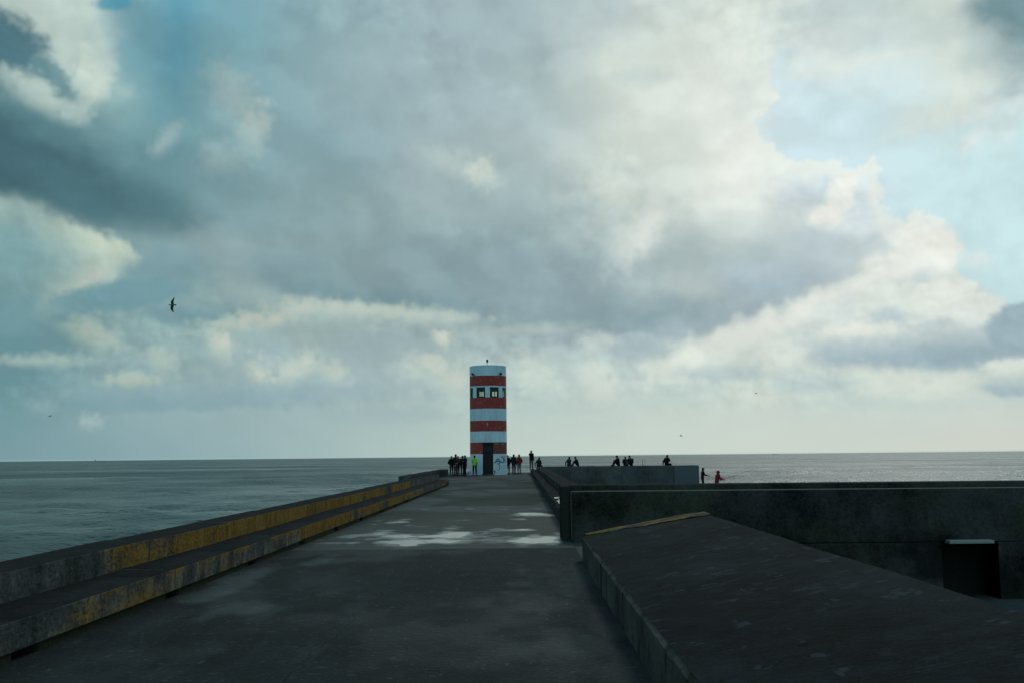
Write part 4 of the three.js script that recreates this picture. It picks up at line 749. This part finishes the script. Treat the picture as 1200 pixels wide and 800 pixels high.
function person(pos, turn, j, o) {
  const g = thing('person', pos, turn, o.label, 'person', o.group); g.scale.setScalar(o.size ?? 1);
  const B = [[j.neck, j.chest, 0.06, 0.1], [[j.chest[0] + 0.06, j.chest[1], j.chest[2]], [j.pelvis[0] + 0.05, j.pelvis[1], j.pelvis[2]], 0.1, 0.1], [[j.chest[0] - 0.06, j.chest[1], j.chest[2]], [j.pelvis[0] - 0.05, j.pelvis[1], j.pelvis[2]], 0.1, 0.1]];
  const coat = [[j.neck, j.chest, 0.07, 0.11], [[j.chest[0] + 0.075, j.chest[1] + 0.04, j.chest[2]], [j.pelvis[0] + 0.065, j.pelvis[1] - 0.02, j.pelvis[2]], 0.115, 0.115], [[j.chest[0] - 0.075, j.chest[1] + 0.04, j.chest[2]], [j.pelvis[0] - 0.065, j.pelvis[1] - 0.02, j.pelvis[2]], 0.115, 0.115]];
  const pants = [[[j.pelvis[0] + 0.04, j.pelvis[1] + 0.04, j.pelvis[2]], [j.pelvis[0] - 0.04, j.pelvis[1] + 0.04, j.pelvis[2]], 0.105, 0.105]], shoes = [], parts = [], H = j.head;
  for (const k of ['L', 'R']) {
    const S = j['shoulder' + k], E = j['elbow' + k], Wr = j['wrist' + k], Hp = j['hip' + k], K = j['knee' + k], A = j['ankle' + k], T = j['toe' + k];
    B.push([S, E, 0.045, 0.036], [E, Wr, 0.036, 0.026], [Hp, K, 0.078, 0.05], [K, A, 0.05, 0.034], [A, T, 0.035, 0.03], [j.neck, S, 0.05, 0.045]);
    coat.push([j.neck, S, 0.07, 0.068], [S, E, 0.068, 0.06], [E, Wr, 0.06, 0.044]);
    pants.push([Hp, K, 0.1, 0.072], [K, [A[0], A[1] + 0.02, A[2]], 0.072, 0.056]);
    shoes.push([[A[0], A[1] - 0.035, A[2] - 0.03], T, 0.048, 0.042]);
    const dir = V(Wr).sub(V(E)).normalize(); parts.push(along(o.grip ? handGrip : handRelaxed, E, [Wr[0] + dir.x * 0.012, Wr[1] + dir.y * 0.012, Wr[2] + dir.z * 0.012], Math.abs(dir.y) > 0.8 ? [k === 'L' ? -1 : 1, 0, 0.3] : [0, -1, 0.2], k === 'L'));
  }
  const turnHead = new THREE.Matrix4().makeRotationFromEuler(new THREE.Euler(o.nod ?? 0.08, o.look ?? 0, 0)).setPosition(V(H)), on = (geo) => geo.clone().applyMatrix4(turnHead);
  const body = mergeGeometries([bones(B, 0.022, 0.035), on(headGeo), ...parts]);
  const col = new Float32Array(body.attributes.position.count * 3), sk = o.skin ?? [0.36, 0.2, 0.14], inv = turnHead.clone().invert(), p = new THREE.Vector3();
  for (let i = 0; i < col.length / 3; i++) { p.fromBufferAttribute(body.attributes.position, i).applyMatrix4(inv); let c = sk; if (p.z > 0.05) { const ex = Math.abs(Math.abs(p.x) - 0.032), ey = Math.abs(p.y - 0.006); if (Math.hypot(ex, ey) < 0.006) c = [0.03, 0.02, 0.02]; else if (Math.hypot(ex, ey * 1.5) < 0.013) c = [0.55, 0.52, 0.5]; else if (Math.abs(p.x) < 0.024 && Math.abs(p.y + 0.062) < 0.013 && p.z > 0.07) c = [0.33, 0.13, 0.11]; } col.set(c, i * 3); }
  body.setAttribute('color', new THREE.BufferAttribute(col, 3)); mesh('body', body, skinMat, g);
  mesh('jacket', withUv(bones(coat, 0.02, 0.045, 0.012)), cloth(o.coat), g);
  mesh('trousers', withUv(bones(pants, 0.02, 0.03, 0.008)), cloth(o.pants), g);
  for (const s of shoes) mesh('shoe', withUv(bones([s], 0.014, 0.02)), cloth(o.shoes ?? [0.02, 0.02, 0.02]), g);
  const hg = { hair: hairGeo, cap: capGeo, hood: hoodGeo }[o.top ?? 'hair']; mesh(o.top ?? 'hair', withUv(on(hg)), cloth(o.topColour ?? [0.018, 0.013, 0.01]), g);
  if (o.top === 'cap') mesh('hair', withUv(on(hairGeo).scale(1, 1, 1)), cloth([0.02, 0.014, 0.01]), g);
  if (o.vest) { // reflective bands of the work jacket
    const c = j.chest, pv = j.pelvis; for (const t of [0.25, 0.62]) { const m = [lerp(c[0], pv[0], t), lerp(c[1], pv[1], t), lerp(c[2], pv[2], t)]; mesh('reflective_band', withUv(bones([[[m[0] - 0.068, m[1], m[2]], [m[0] + 0.068, m[1], m[2]], 0.136, 0.136]], 0.014, 0.01).scale(1, 0.24, 1).translate(0, m[1] * 0.76, 0)), P([0.5, 0.52, 0.5], 0.4), g); }
  }
  if (o.pack) mesh('backpack', withUv(bones([[[0.06, j.chest[1] + 0.06, j.chest[2] - 0.2], [0.05, j.chest[1] - 0.2, j.chest[2] - 0.2], 0.09, 0.1], [[-0.06, j.chest[1] + 0.06, j.chest[2] - 0.2], [-0.05, j.chest[1] - 0.2, j.chest[2] - 0.2], 0.09, 0.1]], 0.016, 0.03)), cloth(o.pack), g);
  return g;
}
const navy = [0.012, 0.015, 0.022], black = [0.01, 0.011, 0.012], charcoal = [0.02, 0.022, 0.024], denim = [0.03, 0.042, 0.065], brown = [0.05, 0.028, 0.02];
const gp = 'people standing beside the lighthouse', gs = 'people sitting on the walls at the pier head', ga = 'anglers on the lower quay';
person([-6.05, 0, -88.4], 0.6, standing({ left: 'pocket', right: 'pocket' }), { coat: black, pants: charcoal, group: gp, size: 0.98, top: 'hair', label: 'person in black jacket, leftmost of the group left of the lighthouse' });
person([-5.78, 0, -89.9], 2.6, standing({ left: 'down', right: 'bag' }), { coat: charcoal, pants: navy, group: gp, size: 1.07, label: 'tall person in charcoal coat, second from left in the group by the tower' });
person([-5.46, 0, -88.2], -0.5, standing({ left: 'forward', right: 'pocket', shift: 0.02 }), { coat: brown, pants: charcoal, group: gp, size: 0.98, skin: [0.4, 0.24, 0.17], label: 'person in dark reddish brown coat in the middle of the group by the tower' });
person([-5.12, 0, -88.9], 2.9, standing({ left: 'pocket', right: 'down' }), { coat: [0.018, 0.016, 0.014], pants: [0.05, 0.045, 0.04], group: gp, size: 0.99, top: 'cap', topColour: [0.02, 0.02, 0.02], label: 'person in dark cap, second from right in the group left of the tower' });
person([-4.84, 0, -88.3], -0.9, standing({ left: 'bag', right: 'pocket' }), { coat: navy, pants: black, group: gp, size: 1.01, label: 'person in navy jacket, rightmost of the dark group left of the tower' });
person([-4.03, 0, -88.6], 3.0, standing({ left: 'forward', right: 'pocket', stance: 0.12 }), { coat: [0.30, 0.62, 0.03], pants: black, vest: true, group: gp, size: 1.0, label: 'person in bright yellow-green work jacket at the foot of the lighthouse' });
person([-1.2, 0, -94], 0.4, standing({ left: 'pocket', right: 'pocket' }), { coat: black, pants: charcoal, group: gp, size: 1.0, label: 'person in black half hidden by the right side of the tower' });
person([-0.64, 0, -93.6], 2.7, standing({ left: 'pocket', right: 'down' }), { coat: [0.012, 0.024, 0.022], pants: denim, group: gp, size: 1.04, label: 'person in dark green jacket and jeans right of the tower' });
person([-0.12, 0, -93.4], -2.5, standing({ left: 'down', right: 'pocket' }), { coat: [0.2, 0.022, 0.025], pants: [0.16, 0.16, 0.15], group: gp, size: 1.03, label: 'person in red jacket and pale trousers standing right of the lighthouse' });
person([1.02, 0.36, -97], 0.5, standing({ left: 'down', right: 'up' }), { coat: black, pants: [0.11, 0.075, 0.06], group: gp, size: 1.04, label: 'person standing up on the parapet ledge with one arm raised' });
person([1.66, 0.625, -95.3], 2.6, sitting({ bend: 0.12, left: 'prop', right: 'lap' }), { coat: charcoal, pants: navy, group: gs, label: 'person in dark coat sitting by the feet of the one on the ledge' });
person([4.55, 0.65, -95.7], 2.5, sitting({ bend: 0.06, left: 'prop', right: 'prop' }), { coat: [0.025, 0.03, 0.032], pants: navy, group: gs, label: 'person in grey coat sitting upright, left of the pair on the wall' });
person([5.42, 0.65, -95.7], -1.4, sitting({ bend: 0.16, hang: false, left: 'knees', right: 'knees' }), { coat: navy, pants: charcoal, group: gs, label: 'person sitting with knees drawn up, right of the pair on the wall' });
person([9.25, 0.65, -95.6], -1.2, sitting({ bend: 0.08, hang: false, left: 'reach', right: 'knees' }), { coat: black, pants: black, group: gs, top: 'cap', topColour: black, size: 1.08, label: 'person sitting sideways, left of the three on the wall' });
person([9.88, 0.65, -95.8], 2.9, sitting({ bend: 0.14, left: 'lap', right: 'lap' }), { coat: charcoal, pants: black, group: gs, size: 0.95, label: 'person hunched in the middle of the three on the wall' });
person([10.45, 0.65, -95.7], -0.9, sitting({ bend: 0.12, hang: false, left: 'rest', right: 'knees' }), { coat: [0.02, 0.018, 0.016], pants: black, group: gs, size: 1.08, pack: black, label: 'person leaning forward, right of the three on the wall' });
person([13.78, 0.65, -95.7], 2.4, sitting({ bend: 0.08, left: 'prop', right: 'rest' }), { coat: black, pants: black, group: gs, size: 1.1, pack: [0.012, 0.013, 0.013], label: 'person with a backpack sitting alone near the end of the wall' });
const angler1 = person([14.85, -1.2, -83], 1.7, standing({ left: 'forward', right: 'forward', lean: 0.04 }), { coat: [0.012, 0.018, 0.017], pants: black, grip: true, group: ga, size: 1.0, top: 'cap', topColour: [0.03, 0.03, 0.03], label: 'angler in dark clothes standing just right of the end wall' });
const angler2 = person([13.5, -1.2, -70], 1.9, standing({ left: 'reach', right: 'forward', lean: 0.1 }), { coat: [0.2, 0.02, 0.025], pants: [0.03, 0.03, 0.032], grip: true, group: ga, size: 0.98, top: 'hood', topColour: [0.16, 0.016, 0.02], label: 'angler in red hooded jacket holding out a rod' });
// rods held by the anglers: tip direction in world space
function rod(who, reach, dir, len, label) {
  const start = new THREE.Vector3(0.02, 1.12, reach).multiplyScalar(who.scale.x).applyAxisAngle(new THREE.Vector3(0, 1, 0), who.rotation.y).add(who.position);
  const g = thing('fishing_rod', start.toArray(), 0, label, 'fishing rod', 'rods of the anglers'), q = new THREE.Quaternion().setFromUnitVectors(new THREE.Vector3(0, 1, 0), V(dir).normalize());
  g.quaternion.copy(q);
  mesh('blank', prim(new THREE.CylinderGeometry(0.006, 0.014, len, 8), 0, len / 2 - 0.2, 0), darkMetal, g);
  mesh('handle', prim(new THREE.CylinderGeometry(0.019, 0.019, 0.55, 10), 0, -0.2, 0), P([0.03, 0.025, 0.02], 0.9), g);
  const rl = mesh('reel', prim(new THREE.CylinderGeometry(0.035, 0.035, 0.06, 14), 0, 0.12, 0.06, Math.PI / 2), darkMetal, g); mesh('crank', prim(new THREE.CylinderGeometry(0.006, 0.006, 0.08, 6), 0.04, 0.12, 0.07, 0, 0, Math.PI / 2), darkMetal, rl);
}
rod(angler1, 0.42, [0.8, -0.28, -0.35], 1.7, 'short dark rod dipping from the hands of the dark angler');
rod(angler2, 0.5, [0.9, 0.26, -0.35], 3.2, 'long thin rod held out by the angler in red');
{ // gear beside the people
  const b = thing('bucket', [-4.5, 0, -88], 0, 'pale bucket on the ground beside the yellow-green jacket', 'bucket');
  mesh('tub', prim(new THREE.LatheGeometry([[0, 0], [0.13, 0], [0.165, 0.34], [0.175, 0.34], [0.175, 0.36], [0.155, 0.355], [0.12, 0.02], [0, 0.02]].map((p) => new THREE.Vector2(...p)), 24), 0, 0, 0), P([0.4, 0.44, 0.46], 0.5), b);
  mesh('handle', prim(new THREE.TorusGeometry(0.17, 0.006, 6, 20, Math.PI), 0, 0.33, 0, -1.0), darkMetal, b);
  const t = thing('rod_stand', [11.6, 0.65, -95.8], 0.3, 'thin rod stand on the wall right of the three people', 'stand');
  for (const [x, z] of [[-0.14, 0.1], [0.14, 0.1], [0, -0.14]]) mesh('leg', prim(new THREE.CylinderGeometry(0.009, 0.011, 0.62, 8), x, 0.3, z, z * 0.5, 0, -x * 0.5), darkMetal, t);
  mesh('crossbar', prim(new THREE.CylinderGeometry(0.009, 0.009, 0.34, 8), 0, 0.56, 0.05, 0, 0, Math.PI / 2), darkMetal, t);
}

// ------------------------------------------------------------------ birds and far ships
function gull(pos, rot, span, label, tint, lift) {
  const g = thing('seabird', pos, 0, label, 'bird', 'birds in the sky'); g.rotation.order = 'YXZ'; g.rotation.set(...rot); g.scale.setScalar(span / 1.3);
  const m = P(tint, 0.8), md = P([0.018, 0.02, 0.02], 0.8), pts = [[0, -0.26], [0.02, -0.25], [0.05, -0.16], [0.068, -0.02], [0.062, 0.08], [0.04, 0.15], [0.034, 0.18], [0.042, 0.21], [0.034, 0.25], [0.012, 0.275], [0, 0.3]].map(([r, z]) => new THREE.Vector2(r, z));
  const b = mesh('body', new THREE.LatheGeometry(pts, 14).rotateX(Math.PI / 2), m, g); mesh('beak', prim(new THREE.ConeGeometry(0.011, 0.06, 8), 0, -0.004, 0.315, Math.PI / 2), md, b);
  const wing = (s) => { // leading edge (z), chord, height along the span
    const st = [[0.03, 0.09, 0.2, 0], [0.16, 0.13, 0.2, 0.04], [0.3, 0.15, 0.18, 0.07], [0.45, 0.06, 0.14, 0.06], [0.58, -0.06, 0.08, 0.03], [0.66, -0.17, 0.02, 0]], v = [], id = [];
    st.forEach(([x, z, c, y]) => { c *= 1.25; for (const [dz, dy] of [[0, 0], [-c * 0.3, 0.016 * c / 0.2], [-c, 0], [-c * 0.3, -0.01 * c / 0.2]]) v.push(x * s, y * lift + dy, z + dz); });
    for (let i = 0; i < st.length - 1; i++) for (let q = 0; q < 4; q++) { const a = i * 4 + q, b2 = i * 4 + (q + 1) % 4, c = a + 4, d = b2 + 4; s > 0 ? id.push(a, b2, d, a, d, c) : id.push(a, d, b2, a, c, d); }
    const w = new THREE.BufferGeometry(); w.setAttribute('position', new THREE.Float32BufferAttribute(v, 3)); w.setIndex(id); w.computeVertexNormals(); return w;
  };
  mesh('wing', wing(1), md, g); mesh('wing', wing(-1), md, g);
  const tl = new THREE.Shape([[-0.03, 0], [0.03, 0], [0.075, -0.15], [0.02, -0.17], [-0.02, -0.17], [-0.075, -0.15]].map((p) => new THREE.Vector2(...p)));
  mesh('tail', prim(new THREE.ExtrudeGeometry(tl, { depth: 0.008, bevelEnabled: false }), 0, 0, -0.19, Math.PI / 2, 0, 0).scale(1, 1, 1), m, g);
}
gull([-28.2, 14.1, -80.6], [0, -Math.PI / 2, Math.PI / 2 + 0.1], 1.26, 'dark gull banking in flight, wings upright, over the sea at left', [0.09, 0.1, 0.1], 1);
gull([22.3, 7.3, -95], [0, 1.2, 0.1], 0.62, 'small bird seen as a dark dash above the sea, higher of two at right', [0.05, 0.05, 0.05], 1.2);
gull([22.3, 4.2, -140], [0, 1.9, 0.2], 0.95, 'small pale bird low over the horizon right of the tower', [0.14, 0.15, 0.14], 1.6);
gull([-45, 5.9, -96], [0, 1.5, 0.1], 0.7, 'tiny bird low over the sea at the far left', [0.12, 0.13, 0.13], 1.2);
function ship(pos, turn, len, label, c) {
  const g = thing('cargo_ship', pos, turn, label, 'ship', 'ships on the horizon'), m = P(c, 0.8);
  const hull = new THREE.Shape([[-0.5, 0.06], [-0.48, 0], [0.46, 0], [0.5, 0.075], [0.42, 0.07], [0.4, 0.055], [-0.4, 0.055]].map(([x, y]) => new THREE.Vector2(x * len, y * len)));
  mesh('hull', new THREE.ExtrudeGeometry(hull, { depth: len * 0.13, bevelEnabled: false }), m, g);
  mesh('bridge', prim(new RoundedBoxGeometry(len * 0.1, len * 0.12, len * 0.11, 1, 0.4), -len * 0.38, len * 0.115, len * 0.065), m, g);
  mesh('funnel', prim(new THREE.CylinderGeometry(len * 0.015, len * 0.02, len * 0.06, 10), -len * 0.44, len * 0.14, len * 0.065), m, g);
  for (const x of [-0.15, 0.08, 0.3]) mesh('crane', prim(new RoundedBoxGeometry(len * 0.015, len * 0.11, len * 0.02, 1, 0.2), x * len, len * 0.11, len * 0.065), m, g);
}
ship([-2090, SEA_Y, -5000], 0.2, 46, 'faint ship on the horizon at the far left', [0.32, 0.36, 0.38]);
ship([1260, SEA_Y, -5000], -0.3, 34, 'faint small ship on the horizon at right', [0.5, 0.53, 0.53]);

renderer.render(scene, camera);
